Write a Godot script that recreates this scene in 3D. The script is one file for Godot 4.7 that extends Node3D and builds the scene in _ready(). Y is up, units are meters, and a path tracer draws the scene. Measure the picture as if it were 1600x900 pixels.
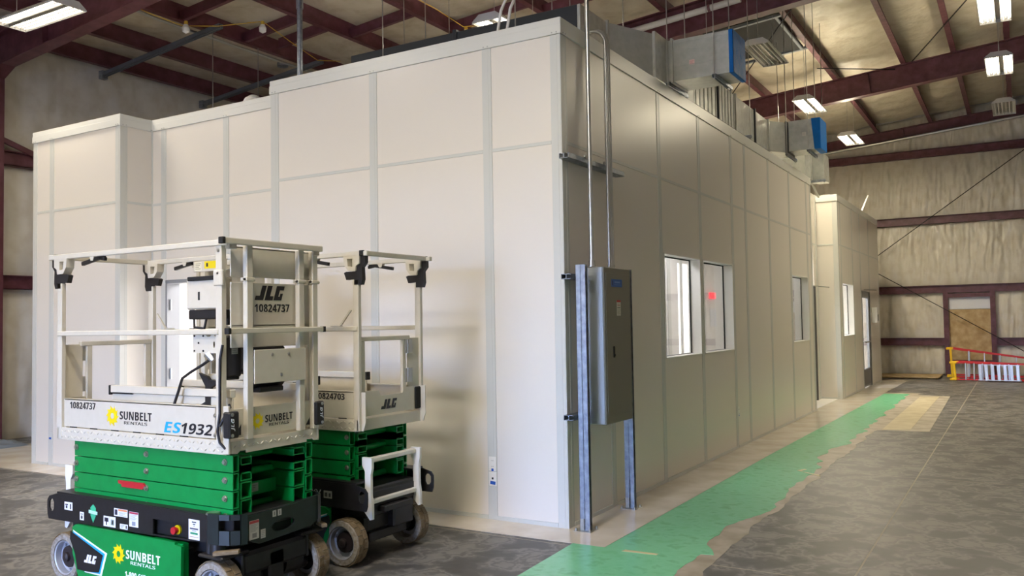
extends Node3D

# ------------------------------------------------------------------ mesh builder
class MB:
	var v := PackedVector3Array()
	var n := PackedVector3Array()
	var c := PackedColorArray()
	var col := Color(1, 1, 1)
	func tri(a: Vector3, b: Vector3, d: Vector3, na: Vector3, nb: Vector3, nd: Vector3) -> void:
		v.append(a); n.append(na)
		if (b - a).cross(d - a).dot(na + nb + nd) > 0.0:
			v.append(d); n.append(nd); v.append(b); n.append(nb)
		else:
			v.append(b); n.append(nb); v.append(d); n.append(nd)
		c.append(col); c.append(col); c.append(col)
	func quad(a: Vector3, b: Vector3, d: Vector3, e: Vector3, nn: Vector3) -> MB:
		tri(a, b, d, nn, nn, nn)
		tri(a, d, e, nn, nn, nn)
		return self
	func box(ctr: Vector3, s: Vector3, B := Basis()) -> MB:
		for ax in 3:
			var u: Vector3 = B[(ax + 1) % 3] * s[(ax + 1) % 3] * 0.5
			var w: Vector3 = B[(ax + 2) % 3] * s[(ax + 2) % 3] * 0.5
			for sg in [-1.0, 1.0]:
				var nn: Vector3 = B[ax] * sg
				var m: Vector3 = ctr + nn * s[ax] * 0.5
				quad(m - u - w, m + u - w, m + u + w, m - u + w, nn)
		return self
	# box from corner to corner
	func bb(x0: float, x1: float, y0: float, y1: float, z0: float, z1: float) -> MB:
		return box(Vector3(x0 + x1, y0 + y1, z0 + z1) * 0.5, Vector3(absf(x1 - x0), absf(y1 - y0), absf(z1 - z0)))
	# chamfered box
	func cb(ctr: Vector3, s: Vector3, bev: float, B := Basis()) -> MB:
		var h := s * 0.5
		bev = minf(bev, minf(h.x, minf(h.y, h.z)) * 0.9)
		for ax in 3:
			var i := (ax + 1) % 3
			var j := (ax + 2) % 3
			var u: Vector3 = B[i] * (h[i] - bev)
			var w: Vector3 = B[j] * (h[j] - bev)
			for sg in [-1.0, 1.0]:
				var nn: Vector3 = B[ax] * sg
				var m: Vector3 = ctr + nn * h[ax]
				quad(m - u - w, m + u - w, m + u + w, m - u + w, nn)
			# edges along ax
			var l: Vector3 = B[ax] * (h[ax] - bev)
			for si in [-1.0, 1.0]:
				for sj in [-1.0, 1.0]:
					var p: Vector3 = ctr + B[i] * si * h[i] + B[j] * sj * (h[j] - bev)
					var q: Vector3 = ctr + B[i] * si * (h[i] - bev) + B[j] * sj * h[j]
					quad(p - l, p + l, q + l, q - l, (B[i] * si + B[j] * sj).normalized())
		for sx in [-1.0, 1.0]:
			for sy in [-1.0, 1.0]:
				for sz in [-1.0, 1.0]:
					var bx: Vector3 = B[0] * sx
					var by: Vector3 = B[1] * sy
					var bz: Vector3 = B[2] * sz
					var o: Vector3 = ctr + bx * (h.x - bev) + by * (h.y - bev) + bz * (h.z - bev)
					var nn: Vector3 = (bx + by + bz).normalized()
					tri(o + bx * bev, o + by * bev, o + bz * bev, nn, nn, nn)
		return self
	func cbb(x0: float, x1: float, y0: float, y1: float, z0: float, z1: float, bev := 0.003) -> MB:
		return cb(Vector3(x0 + x1, y0 + y1, z0 + z1) * 0.5, Vector3(absf(x1 - x0), absf(y1 - y0), absf(z1 - z0)), bev)
	# square or round bar between two points
	func bar(a: Vector3, b: Vector3, w: float, h: float, up := Vector3.UP) -> MB:
		var d := (b - a).normalized()
		var side := d.cross(up)
		if side.length() < 0.01:
			side = d.cross(Vector3.RIGHT)
		side = side.normalized()
		return cb((a + b) * 0.5, Vector3((b - a).length(), h, w), minf(w, h) * 0.12, Basis(d, side.cross(d), side))
	func cyl(a: Vector3, b: Vector3, r: float, k := 12, r2 := -1.0, caps := true) -> MB:
		if r2 < 0.0:
			r2 = r
		var d := (b - a).normalized()
		var u := d.cross(Vector3.UP if absf(d.y) < 0.9 else Vector3.RIGHT).normalized()
		var w := d.cross(u)
		for i in k:
			var t0 := TAU * i / k
			var t1 := TAU * (i + 1) / k
			var e0 := u * cos(t0) + w * sin(t0)
			var e1 := u * cos(t1) + w * sin(t1)
			tri(a + e0 * r, a + e1 * r, b + e1 * r2, e0, e1, e1)
			tri(a + e0 * r, b + e1 * r2, b + e0 * r2, e0, e1, e0)
			if caps:
				tri(a, a + e0 * r, a + e1 * r, -d, -d, -d)
				tri(b, b + e0 * r2, b + e1 * r2, d, d, d)
		return self
	func tube(pts: Array, r: float, k := 8) -> MB:
		var up := Vector3(0.123, 0.97, 0.2).normalized()
		var rings := []
		for i in pts.size():
			var a: Vector3 = pts[maxi(i - 1, 0)]
			var b: Vector3 = pts[mini(i + 1, pts.size() - 1)]
			var d := (b - a).normalized()
			var u := (up - d * up.dot(d))
			if u.length() < 0.05:
				u = d.cross(Vector3.RIGHT)
			u = u.normalized()
			up = u
			var w := d.cross(u)
			var ring := []
			for j in k:
				var t := TAU * j / k
				ring.append(u * cos(t) + w * sin(t))
			rings.append(ring)
		for i in pts.size() - 1:
			var p: Vector3 = pts[i]
			var q: Vector3 = pts[i + 1]
			for j in k:
				var j2 := (j + 1) % k
				var e0: Vector3 = rings[i][j]
				var e1: Vector3 = rings[i][j2]
				var f0: Vector3 = rings[i + 1][j]
				var f1: Vector3 = rings[i + 1][j2]
				tri(p + e0 * r, p + e1 * r, q + f1 * r, e0, e1, f1)
				tri(p + e0 * r, q + f1 * r, q + f0 * r, e0, f1, f0)
		return self
	# outline in local xy, thick along local +z
	func prism(outer: PackedVector2Array, xf: Transform3D, depth: float, holes := []) -> MB:
		var o := outer.duplicate()
		if area(o) < 0.0:
			o.reverse()
		var loops := [o]
		for h in holes:
			var hh: PackedVector2Array = h.duplicate()
			if area(hh) > 0.0:
				hh.reverse()
			loops.append(hh)
		var merged := o.duplicate()
		for k in range(1, loops.size()):
			var hh: PackedVector2Array = loops[k]
			var best := [1e9, 0, 0]
			for i in merged.size():
				for j in hh.size():
					var dd := merged[i].distance_to(hh[j])
					if dd < best[0]:
						best = [dd, i, j]
			var nw := PackedVector2Array()
			for i in best[1] + 1:
				nw.append(merged[i])
			for j in hh.size() + 1:
				nw.append(hh[(best[2] + j) % hh.size()])
			for i in range(best[1], merged.size()):
				nw.append(merged[i])
			merged = nw
		var idx := Geometry2D.triangulate_polygon(merged)
		var nz := xf.basis.z.normalized()
		for i in range(0, idx.size(), 3):
			var a := merged[idx[i]]
			var b := merged[idx[i + 1]]
			var d := merged[idx[i + 2]]
			tri(xf * Vector3(a.x, a.y, depth), xf * Vector3(b.x, b.y, depth), xf * Vector3(d.x, d.y, depth), nz, nz, nz)
			tri(xf * Vector3(a.x, a.y, 0), xf * Vector3(b.x, b.y, 0), xf * Vector3(d.x, d.y, 0), -nz, -nz, -nz)
		for L in loops:
			for i in L.size():
				var a: Vector2 = L[i]
				var b: Vector2 = L[(i + 1) % L.size()]
				var e := b - a
				var nn := (xf.basis * Vector3(e.y, -e.x, 0)).normalized()
				quad(xf * Vector3(a.x, a.y, 0), xf * Vector3(b.x, b.y, 0), xf * Vector3(b.x, b.y, depth), xf * Vector3(a.x, a.y, depth), nn)
		return self
	func area(p: PackedVector2Array) -> float:
		var s := 0.0
		for i in p.size():
			s += p[i].cross(p[(i + 1) % p.size()])
		return s
	# profile of [radius, height] along local y
	func lathe(prof: Array, xf: Transform3D, k := 24) -> MB:
		for s in prof.size() - 1:
			var r0: float = prof[s][0]
			var y0: float = prof[s][1]
			var r1: float = prof[s + 1][0]
			var y1: float = prof[s + 1][1]
			var pn := Vector2(y1 - y0, r0 - r1).normalized()
			for i in k:
				var t0 := TAU * i / k
				var t1 := TAU * (i + 1) / k
				var d0 := Vector3(cos(t0), 0, sin(t0))
				var d1 := Vector3(cos(t1), 0, sin(t1))
				var n0 := (xf.basis * (d0 * pn.x + Vector3.UP * pn.y)).normalized()
				var n1 := (xf.basis * (d1 * pn.x + Vector3.UP * pn.y)).normalized()
				var a := xf * (d0 * r0 + Vector3.UP * y0)
				var b := xf * (d1 * r0 + Vector3.UP * y0)
				var e := xf * (d1 * r1 + Vector3.UP * y1)
				var f := xf * (d0 * r1 + Vector3.UP * y1)
				if r0 > 0.0:
					tri(a, b, e, n0, n1, n1)
				if r1 > 0.0:
					tri(a, e, f, n0, n1, n0)
		return self
	# grid surface from fn(u, v), smooth normals turned to face
	func sheet(nu: int, nv: int, fn: Callable, face: Vector3) -> MB:
		var P := []
		P.resize((nu + 1) * (nv + 1))
		for j in nv + 1:
			for i in nu + 1:
				P[j * (nu + 1) + i] = fn.call(float(i) / nu, float(j) / nv)
		var N := []
		N.resize(P.size())
		for j in nv + 1:
			for i in nu + 1:
				var du: Vector3 = P[j * (nu + 1) + mini(i + 1, nu)] - P[j * (nu + 1) + maxi(i - 1, 0)]
				var dv: Vector3 = P[mini(j + 1, nv) * (nu + 1) + i] - P[maxi(j - 1, 0) * (nu + 1) + i]
				var nn := du.cross(dv).normalized()
				N[j * (nu + 1) + i] = nn if nn.dot(face) > 0.0 else -nn
		for j in nv:
			for i in nu:
				var a := j * (nu + 1) + i
				var b := a + 1
				var d := a + nu + 2
				var e := a + nu + 1
				tri(P[a], P[b], P[d], N[a], N[b], N[d])
				tri(P[a], P[d], P[e], N[a], N[d], N[e])
		return self
	func mesh() -> ArrayMesh:
		var arr := []
		arr.resize(Mesh.ARRAY_MAX)
		arr[Mesh.ARRAY_VERTEX] = v
		arr[Mesh.ARRAY_NORMAL] = n
		arr[Mesh.ARRAY_COLOR] = c
		var m := ArrayMesh.new()
		m.add_surface_from_arrays(Mesh.PRIMITIVE_TRIANGLES, arr)
		return m

# ------------------------------------------------------------------ helpers
var M := {}
var taken := {}
var bold: Font
var plainfont: Font

func numbered(called: String) -> String:
	if not taken.has(called):
		taken[called] = 0
		return called
	taken[called] += 1
	return "%s_%03d" % [called, taken[called]]

func part(parent: Node, called: String, b: MB, m: Material) -> MeshInstance3D:
	var o := MeshInstance3D.new()
	o.name = called
	o.mesh = b.mesh()
	o.material_override = m
	if called in ["bolts", "tab_slots", "slots", "tread", "pivot_pin", "clamp", "rail_cap"]:
		o.set_meta("kind", "stuff")
	parent.add_child(o, true)
	return o

func copy_part(parent: Node, called: String, me: Mesh, m: Material, xf: Transform3D) -> MeshInstance3D:
	var o := MeshInstance3D.new()
	o.name = called
	o.mesh = me
	o.material_override = m
	o.transform = xf
	parent.add_child(o, true)
	return o

func tag(o: Node, label: String, category := "", group := "") -> Node:
	o.set_meta("label", label)
	if category:
		o.set_meta("category", category)
	if group:
		o.set_meta("group", group)
	return o

func thing(called: String, label: String, category: String, at := Vector3.ZERO, turn := 0.0, group := "") -> Node3D:
	var o := Node3D.new()
	o.name = numbered(called)
	o.position = at
	o.rotation.y = turn
	add_child(o)
	tag(o, label, category, group)
	return o

func struct(called: String, label: String, category: String) -> Node3D:
	var o := Node3D.new()
	o.name = numbered(called)
	o.set_meta("kind", "structure")
	add_child(o)
	tag(o, label, category)
	return o

func mat(hex: String, rough := 0.6, metal := 0.0, spec := 0.5) -> StandardMaterial3D:
	var m := StandardMaterial3D.new()
	m.albedo_color = Color(hex)
	m.roughness = rough
	m.metallic = metal
	m.metallic_specular = spec
	return m

func noise_tex(freq: float, oct: int, ramp: Array, seed_ := 1, size := 512, kind := FastNoiseLite.TYPE_SIMPLEX_SMOOTH, hard := false) -> NoiseTexture2D:
	var f := FastNoiseLite.new()
	f.seed = seed_
	f.noise_type = kind
	f.frequency = freq
	f.fractal_octaves = oct
	var t := NoiseTexture2D.new()
	t.width = size
	t.height = size
	t.seamless = true
	t.noise = f
	if ramp:
		var g := Gradient.new()
		g.offsets = PackedFloat32Array(ramp.map(func(r): return r[0]))
		g.colors = PackedColorArray(ramp.map(func(r): return Color(r[1])))
		if hard:
			g.interpolation_mode = Gradient.GRADIENT_INTERPOLATE_CONSTANT
		t.color_ramp = g
	return t

func bump_tex(freq: float, oct: int, strength: float, seed_ := 1, size := 512) -> NoiseTexture2D:
	var t := noise_tex(freq, oct, [], seed_, size)
	t.as_normal_map = true
	t.bump_strength = strength
	return t

func surf(m: StandardMaterial3D, scale: float, albedo: Texture2D = null, nrm: Texture2D = null, nscale := 0.4) -> StandardMaterial3D:
	m.uv1_triplanar = true
	m.uv1_world_triplanar = true
	m.uv1_scale = Vector3.ONE * scale
	if albedo:
		m.albedo_texture = albedo
	if nrm:
		m.normal_enabled = true
		m.normal_texture = nrm
		m.normal_scale = nscale
	return m

# a face of a thing: origin o, x to the reader's right, y up, z towards the reader
func facing(o: Vector3, dir: String) -> Transform3D:
	match dir:
		"+z": return Transform3D(Basis(), o)
		"-z": return Transform3D(Basis(Vector3(-1, 0, 0), Vector3.UP, Vector3(0, 0, -1)), o)
		"+x": return Transform3D(Basis(Vector3(0, 0, -1), Vector3.UP, Vector3(1, 0, 0)), o)
		"-x": return Transform3D(Basis(Vector3(0, 0, 1), Vector3.UP, Vector3(-1, 0, 0)), o)
	return Transform3D(Basis(), o)

# raised lettering fitted to w x h about xf, leaning by shear
func letters(b: MB, s: String, xf: Transform3D, w: float, h: float, shear := 0.0, font: Font = null) -> MB:
	var t := TextMesh.new()
	t.text = s
	t.font = font if font else bold
	t.font_size = 48
	t.pixel_size = 0.01
	t.depth = 0.02
	t.curve_step = 2.0
	var arr := t.surface_get_arrays(0)
	var vs: PackedVector3Array = arr[Mesh.ARRAY_VERTEX]
	var ix: PackedInt32Array = arr[Mesh.ARRAY_INDEX] if arr[Mesh.ARRAY_INDEX] != null else PackedInt32Array(range(vs.size()))
	var lo := Vector3.INF
	var hi := -Vector3.INF
	for p in vs:
		lo = lo.min(p)
		hi = hi.max(p)
	var q := PackedVector3Array()
	for p in vs:
		var y := (p.y - lo.y) / (hi.y - lo.y) - 0.5
		q.append(xf * Vector3(((p.x - lo.x) / (hi.x - lo.x) - 0.5) * (w - absf(shear) * h) + shear * y * h, y * h, (p.z - lo.z) / maxf(hi.z - lo.z, 1e-5) * 0.0012))
	for i in range(0, ix.size(), 3):
		var e0 := q[ix[i + 1]] - q[ix[i]]
		var e1 := q[ix[i + 2]] - q[ix[i]]
		var nn := -e0.cross(e1)
		if nn.length() < 1e-12:
			continue
		nn = nn.normalized()
		b.tri(q[ix[i]], q[ix[i + 1]], q[ix[i + 2]], nn, nn, nn)
	return b

func pv(a: Array) -> PackedVector2Array:
	var r := PackedVector2Array()
	for i in range(0, a.size(), 2):
		r.append(Vector2(a[i], a[i + 1]))
	return r

func circle(cx: float, cy: float, r: float, k := 16, ry := -1.0) -> PackedVector2Array:
	var o := PackedVector2Array()
	for i in k:
		o.append(Vector2(cx + cos(TAU * i / k) * r, cy + sin(TAU * i / k) * (r if ry < 0.0 else ry)))
	return o

# white sticker with printed marks; marks are [x0, x1, y0, y1, colour] in 0..1 of its face
func sticker(parent: Node, xf: Transform3D, w: float, h: float, base: String, marks: Array) -> MeshInstance3D:
	var b := MB.new()
	b.col = Color(base).srgb_to_linear()
	var t := 0.0008
	var q := func(x0: float, x1: float, y0: float, y1: float, z: float):
		b.quad(xf * Vector3((x0 - 0.5) * w, (y0 - 0.5) * h, z), xf * Vector3((x1 - 0.5) * w, (y0 - 0.5) * h, z), xf * Vector3((x1 - 0.5) * w, (y1 - 0.5) * h, z), xf * Vector3((x0 - 0.5) * w, (y1 - 0.5) * h, z), xf.basis.z)
	b.box(xf * Vector3(0, 0, t * 0.5), Vector3(w, h, t), xf.basis)
	for k in marks:
		b.col = Color(k[4]).srgb_to_linear()
		q.call(k[0], k[1], k[2], k[3], t + 0.0004)
	return part(parent, "sticker", b, M.print)

func text_lines(y0: float, y1: float, k: int, colour := "#555a66", x0 := 0.1, x1 := 0.9) -> Array:
	var r := []
	for i in k:
		var y := lerpf(y1, y0, (i + 0.5) / k)
		r.append([x0, x1 - 0.12 * (i % 3), y - 0.16 * (y1 - y0) / k, y + 0.16 * (y1 - y0) / k, colour])
	return r

func roof_y(x: float) -> float:
	return 6.92 + 0.0875 * x

# ------------------------------------------------------------------ the scene
func _ready() -> void:
	camera_and_light()
	materials()
	hall()
	cleanroom()
	lifts()
	electrical()
	ducts()
	overhead()
	far_end()
	small_things()

func camera_and_light() -> void:
	var yaw := -0.5392
	var pitch := 0.0402
	var roll := -0.0163
	var f := Vector3(sin(yaw) * cos(pitch), sin(pitch), -cos(yaw) * cos(pitch))
	var r := f.cross(Vector3.UP).normalized()
	var u := r.cross(f)
	var cam := Camera3D.new()
	cam.name = "camera"
	cam.fov = 37.527
	cam.near = 0.05
	cam.far = 200.0
	cam.transform = Transform3D(Basis(r * cos(roll) + u * sin(roll), u * cos(roll) - r * sin(roll), -f), Vector3(3.0341, 1.6, 5.8696))
	add_child(cam)
	cam.current = true
	var e := Environment.new()
	e.background_mode = Environment.BG_SKY
	var sm := ProceduralSkyMaterial.new()
	sm.sky_top_color = Color("#7d9ee6")
	sm.sky_horizon_color = Color("#a9c2f4")
	sm.ground_bottom_color = Color("#8a8a88")
	sm.ground_horizon_color = Color("#b4b6ba")
	sm.sun_angle_max = 1.0
	var sky := Sky.new()
	sky.sky_material = sm
	e.sky = sky
	e.background_energy_multiplier = SKY
	e.tonemap_mode = Environment.TONE_MAPPER_LINEAR
	e.tonemap_exposure = 1.53
	e.sdfgi_enabled = true
	e.ssao_enabled = true
	e.ssil_enabled = true
	var w := WorldEnvironment.new()
	w.name = "surroundings"
	w.environment = e
	add_child(w)

const SKY := 37.0            # daylight outside the open door
const BAY := 6.6             # each lit high-bay fixture
const OLD_LAMP_COLOR := "#fff0d0"   # the older lamps of the far rows
const LAMP_COLOR := "#fff3df"

func materials() -> void:
	bold = SystemFont.new()
	bold.font_names = PackedStringArray(["Droid Sans"])
	bold.font_weight = 700
	plainfont = SystemFont.new()
	plainfont.font_names = PackedStringArray(["Droid Sans"])
	var fine := bump_tex(0.05, 4, 4.0, 3)
	M.panel = mat("#e3ddd3", 0.3)
	M.batten = mat("#cecfc9", 0.32)
	M.flash = mat("#dadad3", 0.3)
	M.inside = mat("#e9e7e3", 0.5)
	M.white = surf(mat("#d0cabb", 0.4), 2.0, noise_tex(0.012, 4, [[0.0, "#f9f9f7"], [1.0, "#ffffff"]], 8))
	M.green = surf(mat("#008c43", 0.35), 1.3, noise_tex(0.01, 4, [[0.0, "#e8eee8"], [0.6, "#ffffff"]], 9))
	M.black = surf(mat("#1d1c1f", 0.45), 2.0, noise_tex(0.01, 4, [[0.0, "#cfcac4"], [0.7, "#ffffff"]], 10))
	M.teal = surf(mat("#1a2424", 0.45), 2.0, noise_tex(0.01, 4, [[0.0, "#cfcac4"], [0.7, "#ffffff"]], 11))
	M.rubber = mat("#141414", 0.8)
	M.tyre = surf(mat("#a9a6a2", 0.85), 3.0, noise_tex(0.02, 4, [[0.0, "#b8ad9c"], [1.0, "#ffffff"]], 12))
	M.tread = surf(mat("#8f8069", 0.9), 3.0, noise_tex(0.02, 4, [[0.0, "#b0a590"], [1.0, "#ffffff"]], 13))
	M.rim = mat("#b9bdc6", 0.45, 0.5)
	M.hub = mat("#2a2326", 0.5)
	M.steel = mat("#b9b9b4", 0.35, 0.9)
	M.zinc = surf(mat("#b6bcc4", 0.4, 0.85), 1.2, noise_tex(0.03, 3, [[0.0, "#b9bec6"], [1.0, "#ffffff"]], 14, 512, FastNoiseLite.TYPE_CELLULAR), bump_tex(0.02, 3, 3.0, 15), 0.15)
	M.duct = surf(mat("#e6e7e2", 0.24, 0.35), 0.8, noise_tex(0.025, 3, [[0.0, "#dfe2e0"], [1.0, "#ffffff"]], 16, 512, FastNoiseLite.TYPE_CELLULAR), bump_tex(0.008, 3, 5.0, 17), 0.22)
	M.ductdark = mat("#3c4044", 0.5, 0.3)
	M.film = surf(mat("#1c72c4", 0.5, 0.0, 0.25), 1.5, null, bump_tex(0.012, 3, 9.0, 18), 0.4)
	M.red_steel = surf(mat("#6e424c", 0.45), 0.7, noise_tex(0.012, 4, [[0.0, "#b9a2a0"], [1.0, "#ffffff"]], 20))
	M.vinyl = surf(mat("#d9d4c8", 0.28), 0.9, noise_tex(0.006, 4, [[0.0, "#f1ede6"], [0.6, "#ffffff"]], 21), bump_tex(0.010, 3, 6.0, 22), 0.2)
	M.vinyl_roof = surf(mat("#cdc5b2", 0.36), 0.7, noise_tex(0.006, 4, [[0.0, "#e6e0d6"], [0.6, "#ffffff"]], 23), bump_tex(0.015, 4, 8.0, 24), 0.35)
	M.concrete = surf(mat("#b4b4b4", 0.44), 0.16, noise_tex(0.016, 6, [[0.0, "#72716f"], [0.40, "#7a7977"], [0.43, "#8f8d8a"], [0.50, "#94928f"], [0.525, "#b9b5ae"], [0.59, "#b3afa8"], [0.61, "#878582"], [0.68, "#93918d"], [0.71, "#b0aca5"], [1.0, "#bfbab2"]], 25, 1024), bump_tex(0.03, 4, 3.0, 26), 0.12)
	M.slate = mat("#7c838c", 0.4, 0.5)
	M.joint = mat("#b5ad9c", 0.7)
	M.epoxy = surf(mat("#eae3d8", 0.14), 0.5, noise_tex(0.008, 4, [[0.0, "#e6e2da"], [1.0, "#ffffff"]], 27))
	M.paint = surf(mat("#7ed2a4", 0.26), 0.3, noise_tex(0.016, 5, [[0.0, "#d6dcd6"], [0.24, "#e8eee9"], [0.40, "#ffffff"], [0.7, "#f6faf6"], [0.85, "#e9f2ea"]], 28, 1024))
	M.worn = surf(mat("#c0b9ab", 0.5), 0.4, noise_tex(0.014, 5, [[0.0, "#c0b8a8"], [1.0, "#ffffff"]], 29))
	M.pale = surf(mat("#cfc6a8", 0.45), 0.4, noise_tex(0.014, 5, [[0.0, "#d8d0c0"], [1.0, "#ffffff"]], 30))
	M.tape = mat("#cfc99c", 0.5)
	M.gray_panel = mat("#7b7a70", 0.4, 0.25)
	M.gray_door = mat("#8c8e92", 0.45)
	M.door_dark = mat("#6a6a68", 0.5)
	M.emt = mat("#c4c6c4", 0.3, 0.9)
	M.print = mat("#ffffff", 0.5)
	M.print.vertex_color_use_as_albedo = true
	M.ink = mat("#15151c", 0.5)
	M.wink = mat("#f1f3f6", 0.5)
	M.cyan = mat("#17a3dc", 0.45)
	M.sun = mat("#ecd400", 0.45)
	M.safety_red = mat("#b8202c", 0.45)
	M.ladder_red = mat("#cf2f3c", 0.45)
	M.yellow = mat("#f2c71c", 0.5)
	M.alu = mat("#d3d5d6", 0.35, 0.85)
	M.board = surf(mat("#cbb58e", 0.75), 0.8, noise_tex(0.01, 4, [[0.0, "#d0c4ae"], [1.0, "#ffffff"]], 31))
	M.cord = mat("#d9b23c", 0.6)
	M.cable = mat("#16151a", 0.5)
	M.plastic_white = mat("#ecebe6", 0.4)
	M.blue_tape = mat("#1f57b8", 0.5)
	M.paper = mat("#dfe3ea", 0.7)
	M.shade = mat("#9b958a", 0.5)
	M.glass = StandardMaterial3D.new()
	M.glass.albedo_color = Color(0.93, 0.97, 0.96, 0.06)
	M.glass.transparency = BaseMaterial3D.TRANSPARENCY_ALPHA
	M.glass.roughness = 0.02
	M.tube_lit = mat("#ffffff", 0.4)
	M.tube_lit.emission_enabled = true
	M.tube_lit.emission = Color("#fff4de")
	M.tube_lit.emission_energy_multiplier = 7.0
	M.uplight = mat("#ffffff", 0.4)
	M.uplight.emission_enabled = true
	M.uplight.emission = Color("#fff4de")
	M.uplight.emission_energy_multiplier = 2.0
	M.tube_off = mat("#d8d6cf", 0.3)
	M.reflector = mat("#cfcdc6", 0.22, 0.7)
	M.housing = mat("#c9c7c4", 0.45)
	M.led = mat("#ffffff", 0.5)
	M.led.emission_enabled = true
	M.led.emission = Color("#fdfbff")
	M.led.emission_energy_multiplier = 3.0
	M.exit = mat("#ff6a72", 0.5)
	M.exit.emission_enabled = true
	M.exit.emission = Color("#ff3344")
	M.exit.emission_energy_multiplier = 1.2

# ------------------------------------------------------------------ the hall
const FRAMES := [11.64, 5.47, -0.7, -6.87, -13.04, -19.2]
const PURLINS := [-9.5, -8.5, -7.25, -5.95, -4.65, -3.2, -1.7, -0.2, 1.12, 2.03, 2.95, 4.3, 5.6, 6.9]

func ragged(along0: float, along1: float, across: float, amp: float, seed_: int, step := 0.06) -> Array:
	var f := FastNoiseLite.new()
	f.seed = seed_
	f.frequency = 1.4
	f.fractal_octaves = 4
	var r := []
	var k := int(absf(along1 - along0) / step)
	for i in k + 1:
		var t := lerpf(along0, along1, float(i) / k)
		r.append(Vector2(across + f.get_noise_1d(t) * amp, t))
	return r

# flat layer on the floor from an outline in (x, z)
func layer(parent: Node, called: String, pts: Array, y0: float, y1: float, m: Material) -> MeshInstance3D:
	var o := PackedVector2Array()
	for p in pts:
		o.append(Vector2(p.x, -p.y))
	var xf := Transform3D(Basis(Vector3.RIGHT, Vector3(0, 0, -1), Vector3.UP), Vector3(0, y0, 0))
	return part(parent, called, MB.new().prism(o, xf, y1 - y0), m)

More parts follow.
